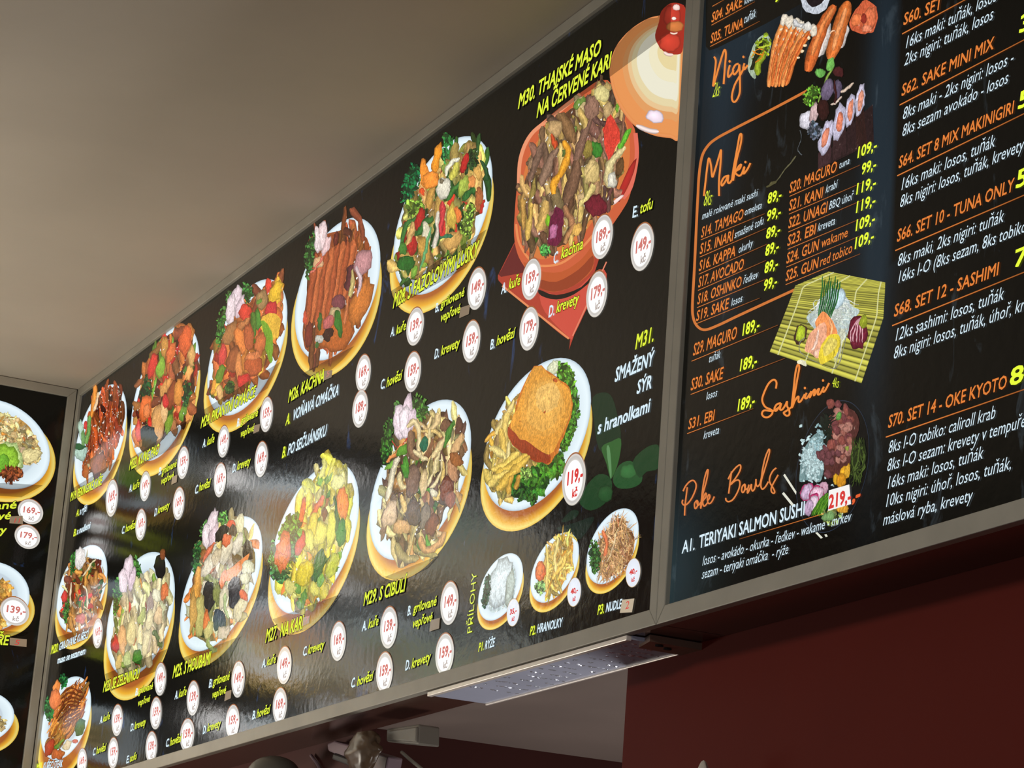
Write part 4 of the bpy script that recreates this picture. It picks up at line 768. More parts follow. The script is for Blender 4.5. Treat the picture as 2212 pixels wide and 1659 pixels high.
# ---- lettering of the long board
Y, W = T_Y, T_W
TA = [('i', 'M30. THAJSKÉ MASO', 150, 868, 810, 425, 106, Y, 1), ('i', 'NA ČERVENÉ KARI', 298, 940, 888, 532, 108, Y, 1), ('f', 'M28. S FAZOLOVÝMI LUSKY', 185, 1424, 865, 1000, 105, Y, 1),
      ('c', 'M26. KACHNA', 825, 1142, 1113, 968, 90, Y, 1), ('c', 'A.', 803, 1325, 835, 1308, 82, Y, 0), ('c', 'VOŇAVÁ OMÁČKA', 858, 1288, 1228, 1078, 80, W, 0), ('c', 'B.', 775, 1585, 803, 1570, 80, Y, 0),
      ('c', 'PO SEČUÁNSKU', 820, 1562, 1128, 1402, 80, W, 0), ('c', 'M24. PIKANTNÍ OMÁČCE', 128, 1347, 562, 1092, 78, Y, 1), ('a', 'M22. KUNG PAO', 1032, 870, 1268, 738, 75, Y, 1),
      ('a', 'M19. PEKINGSKÉ KUŘE', 562, 1118, 815, 982, 62, Y, 1), ('a', 'A.', 608, 1240, 630, 1230, 50, Y, 0), ('a', 's rýži', 638, 1224, 692, 1192, 50, W, 0), ('a', 'B.', 588, 1397, 608, 1387, 50, Y, 0),
      ('a', 's nudlemi', 615, 1382, 722, 1330, 48, W, 0), ('b', 'M20.', 400, 770, 455, 748, 62, Y, 0), ('b', 'GRILOVANÉ KUŘECÍ', 463, 742, 692, 642, 55, W, 1), ('b', 'maso se sezamem', 450, 845, 668, 768, 50, W, 0),
      ('b', 'M21.', 285, 1685, 335, 1665, 55, Y, 0), ('b', 'KUŘECÍ STEAK', 340, 1672, 492, 1650, 52, W, 1), ('b', 'M23. SE ZELENINOU', 808, 1068, 1090, 958, 78, Y, 1), ('x', 'M25. S HOUBAMI', 374, 1465, 455, 1434, 25, Y, 1),
      ('d', 'M27.  NA KARI', 643, 1504, 942, 1392, 98, Y, 1), ('h', 'M29. S CIBULÍ', 135, 658, 470, 538, 98, Y, 1), ('j', 'M31.', 1195, 1197, 1345, 1128, 110, Y, 0), ('j', 'SMAŽENÝ', 1030, 1458, 1342, 1318, 105, W, 0),
      ('j', 'SÝR', 1205, 1553, 1328, 1503, 100, W, 0), ('k', 's hranolkami', 893, 584, 1312, 400, 100, W, 0), ('h', 'P1.', 1050, 1024, 1095, 1010, 65, Y, 0), ('h', 'RÝŽE', 1102, 1007, 1180, 980, 65, W, 0),
      ('h', 'P2.', 1460, 897, 1508, 882, 68, Y, 0), ('l', 'HRANOLKY', 40, 650, 230, 600, 62, W, 0), ('l', 'P3.', 493, 514, 545, 499, 68, Y, 0), ('l', 'NUDLE', 555, 494, 674, 462, 65, W, 0)]
opt = [('f', 165, 1652, 195, 1640, 68, 'A.', 210, 1634, 290, 1590, 'kuře'), ('f', 522, 1457, 550, 1444, 65, 'B.', 565, 1424, 755, 1322, 'grilované'), ('f', 0, 0, 0, 0, 68, '', 562, 1534, 722, 1455, 'vepřové'),
       ('g', 515, 280, 550, 264, 72, 'D.', 567, 252, 718, 178, 'krevety'), ('g', 85, 524, 118, 510, 72, 'C.', 133, 504, 258, 438, 'hovězí'), ('g', 960, 205, 993, 192, 74, 'B.', 1010, 174, 1158, 102, 'hovězí'),
       ('j', 125, 758, 165, 742, 78, 'A.', 185, 722, 280, 680, 'kuře'), ('j', 540, 520, 580, 502, 85, 'C.', 602, 478, 782, 392, 'kachna'), ('j', 503, 944, 547, 924, 85, 'D.', 565, 908, 745, 830, 'krevety'), ('j', 1172, 150, 1212, 137, 82, 'E.', 1228, 120, 1335, 72, 'tofu'),
       ('h', 122, 862, 158, 850, 72, 'A.', 173, 840, 255, 810, 'kuře'), ('h', 485, 739, 512, 727, 72, 'B.', 530, 716, 718, 652, 'grilované'), ('h', 0, 0, 0, 0, 70, '', 523, 836, 685, 778, 'vepřové'), ('h', 468, 1174, 502, 1162, 75, 'D.', 518, 1157, 670, 1095, 'krevety'),
       ('h', 35, 1314, 68, 1302, 72, 'C.', 83, 1298, 212, 1248, 'hovězí'), ('e', 820, 457, 860, 445, 85, 'A.', 873, 434, 970, 400, 'kuře'), ('e', 1255, 334, 1297, 317, 92, 'C.', 1310, 312, 1482, 248, 'krevety'), ('e', 718, 1005, 752, 994, 86, 'B.', 765, 987, 908, 932, 'hovězí'),
       ('e', 257, 669, 290, 657, 85, 'B.', 300, 646, 478, 580, 'grilované'), ('e', 0, 0, 0, 0, 78, '', 290, 780, 440, 724, 'vepřové'), ('e', 193, 1160, 228, 1147, 82, 'D.', 240, 1134, 382, 1082, 'krevety'), ('b', 1367, 1124, 1390, 1115, 60, 'A.', 1400, 1110, 1460, 1086, 'kuře'),
       ('b', 1297, 1499, 1322, 1487, 60, 'C.', 1330, 1487, 1420, 1450, 'hovězí'), ('b', 782, 1314, 803, 1304, 52, 'A.', 808, 1302, 862, 1275, 'kuře'), ('b', 1060, 1094, 1080, 1085, 52, 'B.', 1085, 1083, 1197, 1040, 'grilované'), ('b', 0, 0, 0, 0, 50, '', 1078, 1178, 1175, 1138, 'vepřové'),
       ('b', 1022, 1374, 1047, 1364, 56, 'D.', 1053, 1359, 1142, 1322, 'krevety'), ('b', 727, 1565, 748, 1555, 55, 'C.', 755, 1552, 830, 1520, 'hovězí'), ('b', 990, 1624, 1010, 1615, 55, 'E.', 1015, 1614, 1070, 1588, 'tofu'), ('a', 1030, 1047, 1052, 1037, 54, 'A.', 1060, 1032, 1114, 1000, 'kuře'),
       ('a', 1267, 910, 1288, 898, 54, 'B.', 1293, 905, 1410, 838, 'grilované'), ('a', 0, 0, 0, 0, 52, '', 1285, 985, 1387, 932, 'vepřové'), ('a', 1232, 1237, 1253, 1224, 56, 'D.', 1260, 1218, 1352, 1172, 'krevety'), ('a', 972, 1380, 993, 1370, 55, 'C.', 1003, 1364, 1084, 1325, 'hovězí'),
       ('c', 142, 1502, 165, 1492, 60, 'A.', 178, 1485, 237, 1455, 'kuře'), ('c', 415, 1335, 437, 1324, 58, 'B.', 447, 1318, 585, 1246, 'grilované'), ('c', 0, 0, 0, 0, 56, '', 443, 1420, 555, 1366, 'vepřové'), ('d', 80, 324, 105, 312, 62, 'C.', 113, 302, 205, 262, 'hovězí'), ('d', 380, 152, 405, 140, 62, 'D.', 417, 132, 523, 86, 'krevety')]
for key, s_, x0, y0, x1, y1, h, mt, ol in TA:
    text(PA, boxA, s_, Z(key, x0, y0), Z(key, x1, y1), h * K[key][2], mt, shear=.16, bold=.022, outline=.035 if ol else 0)
for key, x0, y0, x1, y1, h, a1, X0, Y0, X1, Y1, a2 in opt:
    s_ = K[key][2]
    if a1: text(PA, boxA, a1, Z(key, x0, y0), Z(key, x1, y1), h * s_, W, shear=.1, bold=.02)
    text(PA, boxA, a2, Z(key, X0, Y0), Z(key, X1, Y1), h * s_, Y, shear=.2, bold=.016, outline=.03)
def vtext(panel, root, s, pb, pt, wpx, mat):
    """lettering reading upwards; baseline on the right side"""
    u0, v0 = panel.uv(*pb); u1, v1 = panel.uv(*pt); Wm = abs(panel.uv(pb[0] - wpx, pb[1])[0] - u0)
    V, Fc = text_mesh(s, -.004); xmin, xmax = V[:, 0].min(), V[:, 0].max(); sx = (v1 - v0) / (xmax - xmin)
    uu = u0 - V[:, 1] * Wm / cap(); vv = v0 + (V[:, 0] - xmin) * sx
    o = mesh_obj('lettering', [panel.world(a_, b_, .0012) for a_, b_ in zip(uu, vv)], Fc, mat); reparent(o, root)
vtext(PA, boxA, 'PŘÍLOHY', Z('h', 1000, 868), Z('h', 1042, 385), 38 * .27125, Y)
# left board lettering
for key, s_, x0, y0, x1, y1, h, mt in (('a', 'grilované', -330, 1200, 132, 1172, 62, Y), ('a', 'vepřové', -300, 1280, 88, 1258, 62, Y), ('a', 'krevety', -270, 1385, 50, 1372, 62, Y), ('b', 'KUŘE', -150, 690, 68, 700, 78, Y)):
    text(PL, rootL, s_, Z(key, x0, y0), Z(key, x1, y1), h * K[key][2], mt, shear=.12, bold=.02, outline=.03)
# tape tags with handwritten numbers
def tagpatch(panel, root, key, pts, num=None, q=None, mat=M_TAPE):
    V = [panel.world(*panel.uv(*Z(key, *p)), .0013) for p in pts] + [panel.world(*panel.uv(*Z(key, *p)), .0017) for p in pts]
    o = mesh_obj('paper_tag', V, [(0, 1, 2, 3), (7, 6, 5, 4), (0, 4, 5, 1), (1, 5, 6, 2), (2, 6, 7, 3), (3, 7, 4, 0)], mat); reparent(o, root)
    if num: text(panel, o, num, Z(key, q[0], q[1]), Z(key, q[2], q[3]), q[4] * K[key][2], T_RR if panel is PL or num == '2' else T_R, shear=.2, bold=-.003, off=.0018, name='tag_number')
tagpatch(PA, boxA, 'f', [(725, 1420), (800, 1395), (790, 1470), (715, 1503)])
tagpatch(PA, boxA, 'l', [(680, 402), (770, 392), (752, 495), (663, 500)], '2', (703, 475, 730, 465, 56), flat_print('paper_tag_light', (186, 172, 150), .7, (190, 175, 150)))
tagpatch(PA, boxA, 'h', [(672, 775), (745, 755), (738, 840), (662, 865)])
tagpatch(PA, boxA, 'c', [(1115, 890), (1178, 885), (1172, 940), (1108, 968)], '5', (1130, 940, 1155, 928, 40))
tagpatch(PA, boxA, 'c', [(556, 1325), (602, 1312), (594, 1370), (548, 1390)])
tagpatch(PA, boxA, 'a', [(1376, 925), (1418, 905), (1412, 965), (1370, 985)])
tagpatch(PA, boxA, 'e', [(438, 712), (500, 690), (490, 780), (425, 810)])
tagpatch(PA, boxA, 'd', [(948, 1305), (1000, 1290), (995, 1350), (940, 1375)], '7', (962, 1352, 988, 1340, 44))
tagpatch(PL, rootL, 'b', [(75, 642), (208, 655), (205, 715), (75, 700)], '5', (110, 696, 145, 700, 40))
tagpatch(PL, rootL, 'a', [(78, 1238), (180, 1232), (182, 1300), (74, 1292)], '11', (110, 1288, 150, 1288, 40))
# basil leaves printed at the right
a = Art(PA, .0001)
feats(a, 'k', [('n', [(850, 290), (950, 250), (1010, 300), (1050, 450), (1075, 620), (1000, 740), (900, 700), (860, 480)], (15, 44, 26)), ('n', [(920, 690), (1000, 640), (1075, 620), (1060, 780), (1010, 920), (985, 920), (960, 820)], (44, 92, 42)), ('n', [(960, 700), (985, 690), (1000, 880), (990, 930)], (92, 140, 90)),
               ('n', [(1010, 940), (1060, 830), (1150, 795), (1230, 860), (1240, 960), (1160, 1010), (1050, 1010)], (32, 78, 40)), ('b', 1130, 880, 70, 60, -10, (48, 104, 54)), ('n', [(1170, 800), (1260, 700), (1340, 665), (1380, 690), (1375, 850), (1280, 880), (1220, 930)], (24, 60, 32)), ('n', [(990, 930), (900, 900), (810, 980), (760, 1080), (750, 1140), (830, 1190), (940, 1140), (1000, 1030)], (24, 62, 32)),
               ('b', 950, 1060, 60, 70, 0, (34, 78, 40)), ('n', [(740, 1200), (680, 1190), (600, 1280), (700, 1260)], (18, 40, 26)), ('n', [(560, 1330), (700, 1290), (860, 1240), (800, 1360), (740, 1420), (660, 1400)], (16, 34, 26)), ('l', [(600, 1310), (850, 1210), (1150, 1090)], 26, (12, 14, 10))])
a.build('leaf_picture', M_PRINT, boxA, 'green basil leaves printed on the dark ground')

# ================================================================== sushi board
O_, YB = T_O, T_YB
def bt(key, s_, x0, y0, x1, y1, h, mt, shear=.18, bold=.004): text(PA, boxB, s_, Z(key, x0, y0), Z(key, x1, y1), h * K[key][2], mt, shear=shear, bold=bold)
for key, s_, x0, y0, x1, y1, h in (('m', 'S04. SAKE', 215, 182, 462, 48, 72), ('m', 'S05. TUNA', 207, 348, 470, 215, 72), ('n', 'S14. TAMAGO', 133, 420, 472, 268, 78), ('n', 'S15. INARI', 122, 552, 390, 440, 78), ('n', 'S16. KAPPA', 115, 687, 410, 562, 78),
                                   ('n', 'S17. AVOCADO', 110, 818, 475, 665, 78), ('n', 'S18. OSHINKO', 103, 952, 457, 805, 78), ('n', 'S19. SAKE', 93, 1085, 355, 980, 78), ('m', 'S20. MAGURO', 835, 1542, 1217, 1365, 80), ('n', 'S21. KANI', 832, 207, 1105, 98, 80),
                                   ('n', 'S22. UNAGI', 828, 347, 1140, 215, 80), ('n', 'S23. EBI', 820, 487, 1048, 388, 80), ('n', 'S24. GUN', 812, 627, 1072, 515, 80), ('n', 'S25. GUN', 806, 767, 1068, 658, 80), ('n', 'S29. MAGURO', 68, 1360, 420, 1218, 90),
                                   ('n', 'S30. SAKE', 50, 1637, 310, 1540, 88), ('o', 'S31. EBI', 193, 425, 382, 357, 72), ('p', 'S60. SET', 270, 203, 580, 65, 88), ('p', 'S62. SAKE MINI MIX', 255, 768, 995, 385, 88), ('p', 'S64. SET 8 MIX MAKINIGIRI', 232, 1343, 1152, 898, 88),
                                   ('q', 'S66. SET 10 - TUNA ONLY', 218, 343, 1155, -68, 92), ('q', 'S68. SET 12 - SASHIMI', 195, 940, 1032, 602, 92), ('r', 'S70. SET 14 - OKE KYOTO', 148, 534, 1098, 212, 95)):
    bt(key, s_, x0, y0, x1, y1, h, O_, .16, .012)
bt('n', 'wakame', 1088, 502, 1305, 408, 72, O_); bt('n', 'red tobico', 1080, 652, 1342, 533, 76, O_)
for key, s_, x0, y0, x1, y1, h in (('m', 'losos', 475, 40, 560, -5, 55), ('m', 'tuňák', 472, 192, 574, 130, 62), ('n', 'malé rolované maki sushi', 140, 277, 588, 85, 55), ('n', 'omeleta', 478, 245, 622, 182, 55), ('n', 'smažené tofu', 398, 427, 635, 308, 60), ('n', 'okurky', 430, 545, 550, 485, 60),
                                   ('n', 'ředkev', 468, 790, 592, 735, 60), ('n', 'losos', 372, 967, 467, 925, 60), ('m', 'tuna', 1230, 1348, 1322, 1300, 55), ('n', 'krabí', 1125, 67, 1225, 15, 62), ('n', 'BBQ úhoř', 1152, 197, 1350, 112, 62), ('n', 'kreveta', 1062, 372, 1207, 308, 62),
                                   ('n', 'tuňák', 192, 1417, 292, 1372, 60), ('o', 'losos', 322, 215, 405, 183, 54), ('o', 'kreveta', 303, 495, 420, 450, 56), ('p', '16ks maki: tuňák, losos', 290, 388, 1025, 0, 90), ('p', '2ks nigiri: tuňák, losos', 275, 528, 995, 148, 90),
                                   ('p', '8ks maki - 2ks nigiri: losos -', 262, 957, 1158, 492, 90), ('p', '8ks sezam avokádo - losos', 258, 1092, 1115, 655, 90), ('p', '16ks maki: losos, tuňák', 255, 1517, 1012, 1160, 92), ('p', '8ks nigiri: losos, tuňák, krevety', 240, 1657, 1240, 1190, 92),
                                   ('q', '8ks maki, 2ks nigiri: tuňák', 222, 540, 1082, 175, 92), ('q', '16ks I-O (8ks sezam, 8ks tobiko', 230, 672, 1262, 255, 92), ('q', '12ks sashimi: losos, tuňák', 208, 1132, 1082, 795, 95), ('q', '8ks nigiri: losos, tuňák, úhoř, krevety', 190, 1277, 1440, 812, 95),
                                   ('r', '8ks I-O tobiko: caliroll krab', 148, 738, 1014, 450, 95), ('r', '8ks I-O sezam: krevety v tempuře', 138, 882, 1255, 518, 95), ('r', '16ks maki: losos, tuňák', 145, 1020, 918, 772, 95), ('r', '10ks nigiri: úhoř, losos, tuňák,', 132, 1164, 1142, 855, 95),
                                   ('r', 'máslová ryba, krevety', 108, 1312, 830, 1110, 92), ('o', 'losos - avokádo - okurka - ředkev - wakame - mrkev', 295, 1402, 1368, 1078, 68), ('o', 'sezam - teriyaki omáčka  - rýže', 290, 1497, 917, 1312, 68)):
    bt(key, s_, x0, y0, x1, y1, h, W, .26, -.002)
bt('o', 'A1.', 148, 1314, 240, 1286, 86, W, .05, .012); bt('o', 'TERIYAKI SALMON SUSHI', 270, 1277, 1027, 1036, 90, W, .03, .014)
for key, s_, x0, y0, x1, y1, h in (('n', '89,-', 662, 150, 775, 108, 78), ('n', '99,-', 655, 290, 770, 245, 78), ('n', '89,-', 650, 430, 765, 385, 78), ('n', '89,-', 643, 567, 754, 520, 80), ('n', '89,-', 637, 705, 747, 658, 80), ('n', '99,-', 630, 845, 740, 798, 80), ('m', '109,-', 1380, 1260, 1535, 1190, 82),
                                   ('m', '99,-', 1410, 1394, 1530, 1342, 82), ('m', '119,-', 1370, 1550, 1528, 1488, 82), ('n', '119,-', 1368, 222, 1524, 155, 84), ('n', '109,-', 1365, 367, 1520, 300, 84), ('n', '109,-', 1358, 510, 1512, 440, 86), ('n', '189,-', 463, 1200, 600, 1148, 88), ('n', '189,-', 443, 1482, 580, 1435, 88),
                                   ('o', '189,-', 548, 294, 672, 250, 80), ('p', '359,-', 1195, 265, 1650, 25, 125), ('p', '539,-', 1185, 872, 1640, 640, 125), ('p', '549,-', 1168, 1502, 1620, 1290, 130), ('q', '789,-', 1155, 547, 1600, 365, 132), ('r', '849,-', 1118, 200, 1590, 40, 134), ('m', '9', 715, 25, 765, -2, 80)):
    bt(key, s_, x0, y0, x1, y1, h, YB, .14, .02)
for key, s_, x0, y0, x1, y1, h in (('m', '2ks', 222, 778, 290, 762, 105), ('m', '8ks', 150, 1645, 228, 1630, 110), ('o', '4ks', 1222, 122, 1280, 128, 66)): bt(key, s_, x0, y0, x1, y1, h, YB, .3, -.008)
def ruled(key, x0, y0, x1, y1, wd=5, g=1):
    a = Art(PA, .00112); n = 8
    a.up(); ids = []
    for i in range(n + 1):
        t = i / n; x, y = Z(key, x0 + (x1 - x0) * t, y0 + (y1 - y0) * t); f_ = (1 - .75 * t ** 1.5); c = tuple(v * f_ for v in lin((222, 126, 56)))
        ids.append((a.vert(x, y - wd * .14, c), a.vert(x, y + wd * .14, c)))
    for i in range(n): a.f.append((ids[i][0], ids[i][1], ids[i + 1][1], ids[i + 1][0]))
    a.build('underline', M_PRINT, boxB)
for t in (('m', 215, 202, 560, 15), ('m', 205, 372, 600, 170), ('m', 222, 52, 315, 0), ('n', 130, 437, 640, 228), ('n', 122, 574, 650, 345), ('n', 115, 710, 660, 470), ('n', 108, 840, 650, 600), ('n', 100, 977, 660, 745), ('n', 93, 1105, 600, 900), ('m', 838, 1565, 1400, 1315), ('n', 833, 232, 1420, -20),
          ('n', 828, 374, 1420, 120), ('n', 822, 512, 1400, 270), ('n', 812, 654, 1400, 405), ('n', 806, 794, 1400, 548), ('n', 57, 1403, 745, 1115), ('n', 50, 1668, 800, 1380), ('o', 185, 455, 660, 275)): ruled(*t)
for t in (('p', 260, 272, 1000, -130), ('p', 240, 838, 1500, 178), ('p', 220, 1402, 1500, 775), ('q', 205, 412, 1500, -145), ('q', 180, 1010, 1500, 475), ('r', 130, 607, 1500, 135)): ruled(*t, wd=9)
ruled('o', 1165, 1028, 560, 1210, 5)
# rounded orange frame line
a = Art(PA, .0003)
a.line([Z('m', *p) for p in [(985, 716), (700, 868), (400, 1022), (250, 1104), (180, 1165), (135, 1250), (112, 1400), (103, 1560)]] + [Z('n', *p) for p in [(92, 300), (76, 650), (60, 940), (66, 1055), (100, 1125), (160, 1152), (260, 1118), (420, 1042), (640, 940), (880, 830)]], 5.6, (206, 116, 52), seg=8)
a.build('frame_line', M_PRINT, boxB, 'orange rounded line around the maki list')
# dark box at the top left of the list
a = Art(PA, .0001)
a.ngon([Z('m', *p) for p in [(165, 0), (165, 370), (195, 402), (260, 380), (640, 190), (940, 20), (940, -60), (165, -60)]], (16, 15, 12)); a.build('list_panel', M_PRINT, boxB)
# hand-written headings
def script_(name_, key, strokes, wd, col=(236, 138, 60)):
    a = Art(PA, .00115)
    for st in strokes:
        if len(st) == 1: a.blob(*Z(key, *st[0]), wd * .17, wd * .2, 0, col, .05, 8, rim=1, hi=1)
        else: a.line([Z(key, *p) for p in st], wd * .27125, col, seg=7)
    a.build('script_heading', M_PRINT, boxB)
script_('n', 'm', [[(236, 452), (250, 490), (240, 590), (228, 688), (250, 620), (290, 480), (318, 400), (330, 430), (322, 540), (312, 672)], [(362, 520), (348, 575), (350, 615), (375, 590), (392, 560)], [(432, 508), (405, 520), (386, 560), (398, 595), (430, 555), (438, 520), (442, 640), (440, 740), (415, 800), (390, 812), (378, 770), (400, 680), (450, 590), (480, 530)], [(478, 505), (468, 545), (480, 552), (505, 520)], [(360, 490)], [(470, 455)]], 15)
script_('k', 'm', [[(155, 1562), (168, 1450), (182, 1330), (195, 1262), (212, 1320), (222, 1410), (245, 1350), (278, 1240), (292, 1198), (288, 1300), (276, 1440), (276, 1562)], [(350, 1400), (318, 1412), (296, 1450), (300, 1480), (330, 1440), (350, 1398), (346, 1450), (360, 1458), (385, 1425)], [(378, 1440), (392, 1340), (425, 1160), (440, 1080), (455, 1075), (448, 1150), (415, 1280), (388, 1440)], [(390, 1400), (430, 1330), (452, 1312), (440, 1345), (404, 1370), (430, 1400), (455, 1388), (478, 1330), (470, 1385), (500, 1352), (526, 1300)], [(486, 1292)]], 15)
script_('s', 'o', [[(822, 132), (826, 88), (806, 68), (770, 96), (738, 160), (724, 215), (745, 262), (790, 285), (796, 310), (770, 335), (738, 335), (722, 312), (740, 288), (800, 292), (850, 262)], [(858, 236), (828, 246), (812, 275), (822, 292), (848, 262), (860, 238), (852, 280), (870, 280), (893, 245)], [(893, 245), (902, 225), (902, 255), (918, 290), (918, 318), (898, 326), (878, 306), (900, 290), (938, 262)], [(938, 268), (955, 180), (978, 50), (990, -20), (978, -38), (962, 20), (950, 130), (936, 265), (960, 215), (984, 188), (984, 225), (1000, 222), (1030, 172)], [(1042, 162), (1030, 196), (1044, 200), (1068, 165)], [(1075, 150), (1064, 196), (1088, 152), (1102, 140), (1094, 182), (1118, 146), (1132, 134), (1122, 172), (1140, 168), (1160, 130)], [(1166, 118), (1156, 150), (1172, 150), (1204, 92)], [(1030, 128)], [(1160, 74)]], 15)
K['y'] = (1460, 940, .11452)
script_('p', 'y', [[(230, 985), (205, 1180), (185, 1360), (178, 1520)], [(150, 1060), (200, 960), (280, 875), (350, 860), (395, 930), (385, 1030), (320, 1180), (250, 1280), (190, 1322), (150, 1310), (132, 1270), (145, 1220)], [(405, 1235), (368, 1290), (370, 1370), (390, 1385), (425, 1330), (430, 1260), (408, 1237), (425, 1320), (450, 1318), (485, 1270)],
                   [(482, 1385), (500, 1200), (530, 950), (570, 760), (608, 660), (622, 680), (595, 850), (530, 1090), (497, 1250), (482, 1385), (515, 1240), (560, 1120), (585, 1100), (580, 1170), (522, 1250), (538, 1335), (575, 1325), (622, 1262)], [(612, 1240), (650, 1190), (655, 1145), (636, 1125), (612, 1185), (614, 1250), (640, 1295), (690, 1260), (740, 1160)]], 12, (220, 126, 66))
script_('w', 'y', [[(1065, 685), (1050, 800), (1030, 950), (1010, 1105)], [(1000, 835), (1060, 720), (1150, 610), (1222, 565), (1238, 620), (1200, 720), (1120, 840), (1045, 930), (1060, 925), (1130, 865), (1195, 850), (1222, 900), (1208, 1000), (1150, 1130), (1080, 1225), (1005, 1258), (962, 1230), (955, 1185)], [(1312, 925), (1270, 970), (1255, 1040), (1275, 1085), (1308, 1050), (1325, 970), (1312, 930), (1325, 1025), (1365, 1005)],
                   [(1395, 935), (1370, 1030), (1365, 1095), (1400, 1040), (1440, 930), (1440, 1000), (1460, 1055), (1500, 1010), (1522, 900), (1525, 830), (1528, 930), (1560, 970), (1600, 925)], [(1600, 930), (1630, 800), (1650, 650), (1700, 430), (1765, 275), (1782, 310), (1750, 450), (1690, 650), (1630, 850), (1618, 960), (1645, 1020), (1700, 980), (1760, 880)], [(1910, 620), (1850, 670), (1800, 760), (1780, 850), (1800, 920), (1850, 1000), (1880, 1070), (1860, 1100), (1820, 1070), (1815, 1000), (1860, 900), (1945, 750)]], 12, (224, 132, 68))
# ---- sushi pictures
def pic(label, key, L, base=.0003, name='sushi_picture', mat=None):
    a = Art(PA, base, 1.6); feats(a, key, L); a.build(name, mat or M_FOOD, boxB, label); return a.top
pic('salad leaf with carrot', 'm', [('n', [(640, 270), (560, 330), (515, 450), (500, 540), (530, 610), (560, 625), (570, 560), (640, 460), (690, 350)], (168, 186, 160)), ('f', 610, 400, 60, 140, 18, (150, 176, 40), 90), ('s', [(530, 560), (560, 470), (620, 330)], 34, (36, 40, 20)), ('s', [(570, 600), (590, 500), (640, 430)], 50, (150, 170, 40)), ('s', [(540, 400), (590, 440), (640, 430)], 10, (236, 140, 30)), ('s', [(530, 450), (570, 400), (620, 390)], 10, (240, 150, 40)), ('s', [(560, 500), (610, 460), (640, 400)], 10, (232, 130, 30)), ('s', [(580, 380), (650, 370), (690, 350)], 16, (190, 210, 60))])
shr = []
for i in range(6):
    x = 790 + 46 * i; x2 = 668 + 26 * i
    shr += [('s', [(x, 140 + 16 * i), ((x + x2) / 2 - 10, 400), (x2, 690)], 62 - 3 * i, (232, 128, 60) if i % 2 else (244, 156, 84)), ('b', x, 160 + 16 * i, 34, 50, 10, (232, 220, 200))]
    shr += [('b', (x * (1 - t) + x2 * t) - 4, (150 + 16 * i) * (1 - t) + 690 * t, 14, 13, 0, (252, 222, 180)) for t in (.15, .27, .38, .5)]
    shr += [('s', [(x - 12, 230), ((x + x2) / 2 - 20, 430), (x2, 660)], 8, (206, 84, 36))]
shr += [('s', [(870, 150), (900, 200), (990, 190)], 40, (214, 214, 214)), ('b', 975, 210, 40, 40, 0, (226, 222, 214))]
pic('boiled shrimp laid side by side on rice', 'm', shr)
pic('salmon slices on rice and ginger', 'm', [('s', [(1140, 170), (1110, 330), (1060, 450)], 70, (216, 206, 200)), ('s', [(1190, 40), (1090, 220), (1030, 400), (975, 570)], 96, (216, 108, 50)), ('s', [(1180, 60), (1080, 240), (1010, 440)], 40, (236, 140, 76)), ('s', [(1290, 200), (1260, 300), (1230, 380)], 60, (220, 210, 206)), ('s', [(1300, 10), (1250, 160), (1200, 330), (1150, 480)], 110, (222, 118, 54)), ('s', [(1290, 60), (1220, 240), (1180, 400)], 40, (242, 156, 96)),
     ('s', [(1200, 260), (1180, 250), (1150, 270)], 10, (250, 200, 160)), ('n', [(1440, 0), (1520, 60), (1535, 140), (1500, 250), (1430, 275), (1330, 230), (1310, 180), (1360, 80)], (206, 96, 60)), ('b', 1470, 150, 50, 100, 10, (222, 116, 76)), ('b', 1370, 160, 46, 60, 20, (226, 120, 70)), ('b', 1425, 150, 24, 40, 0, (150, 50, 36)), ('b', 1450, 230, 40, 34, 0, (236, 140, 104))])
pic('white sauce bowl cut off at the top', 'm', [('n', [(925, -60), (930, 30), (970, 90), (1040, 112), (1110, 80), (1150, 10), (1160, -60)], (196, 202, 212)), ('n', [(955, -60), (965, 10), (1010, 50), (1070, 48), (1110, 0), (1120, -60)], (30, 22, 26))])
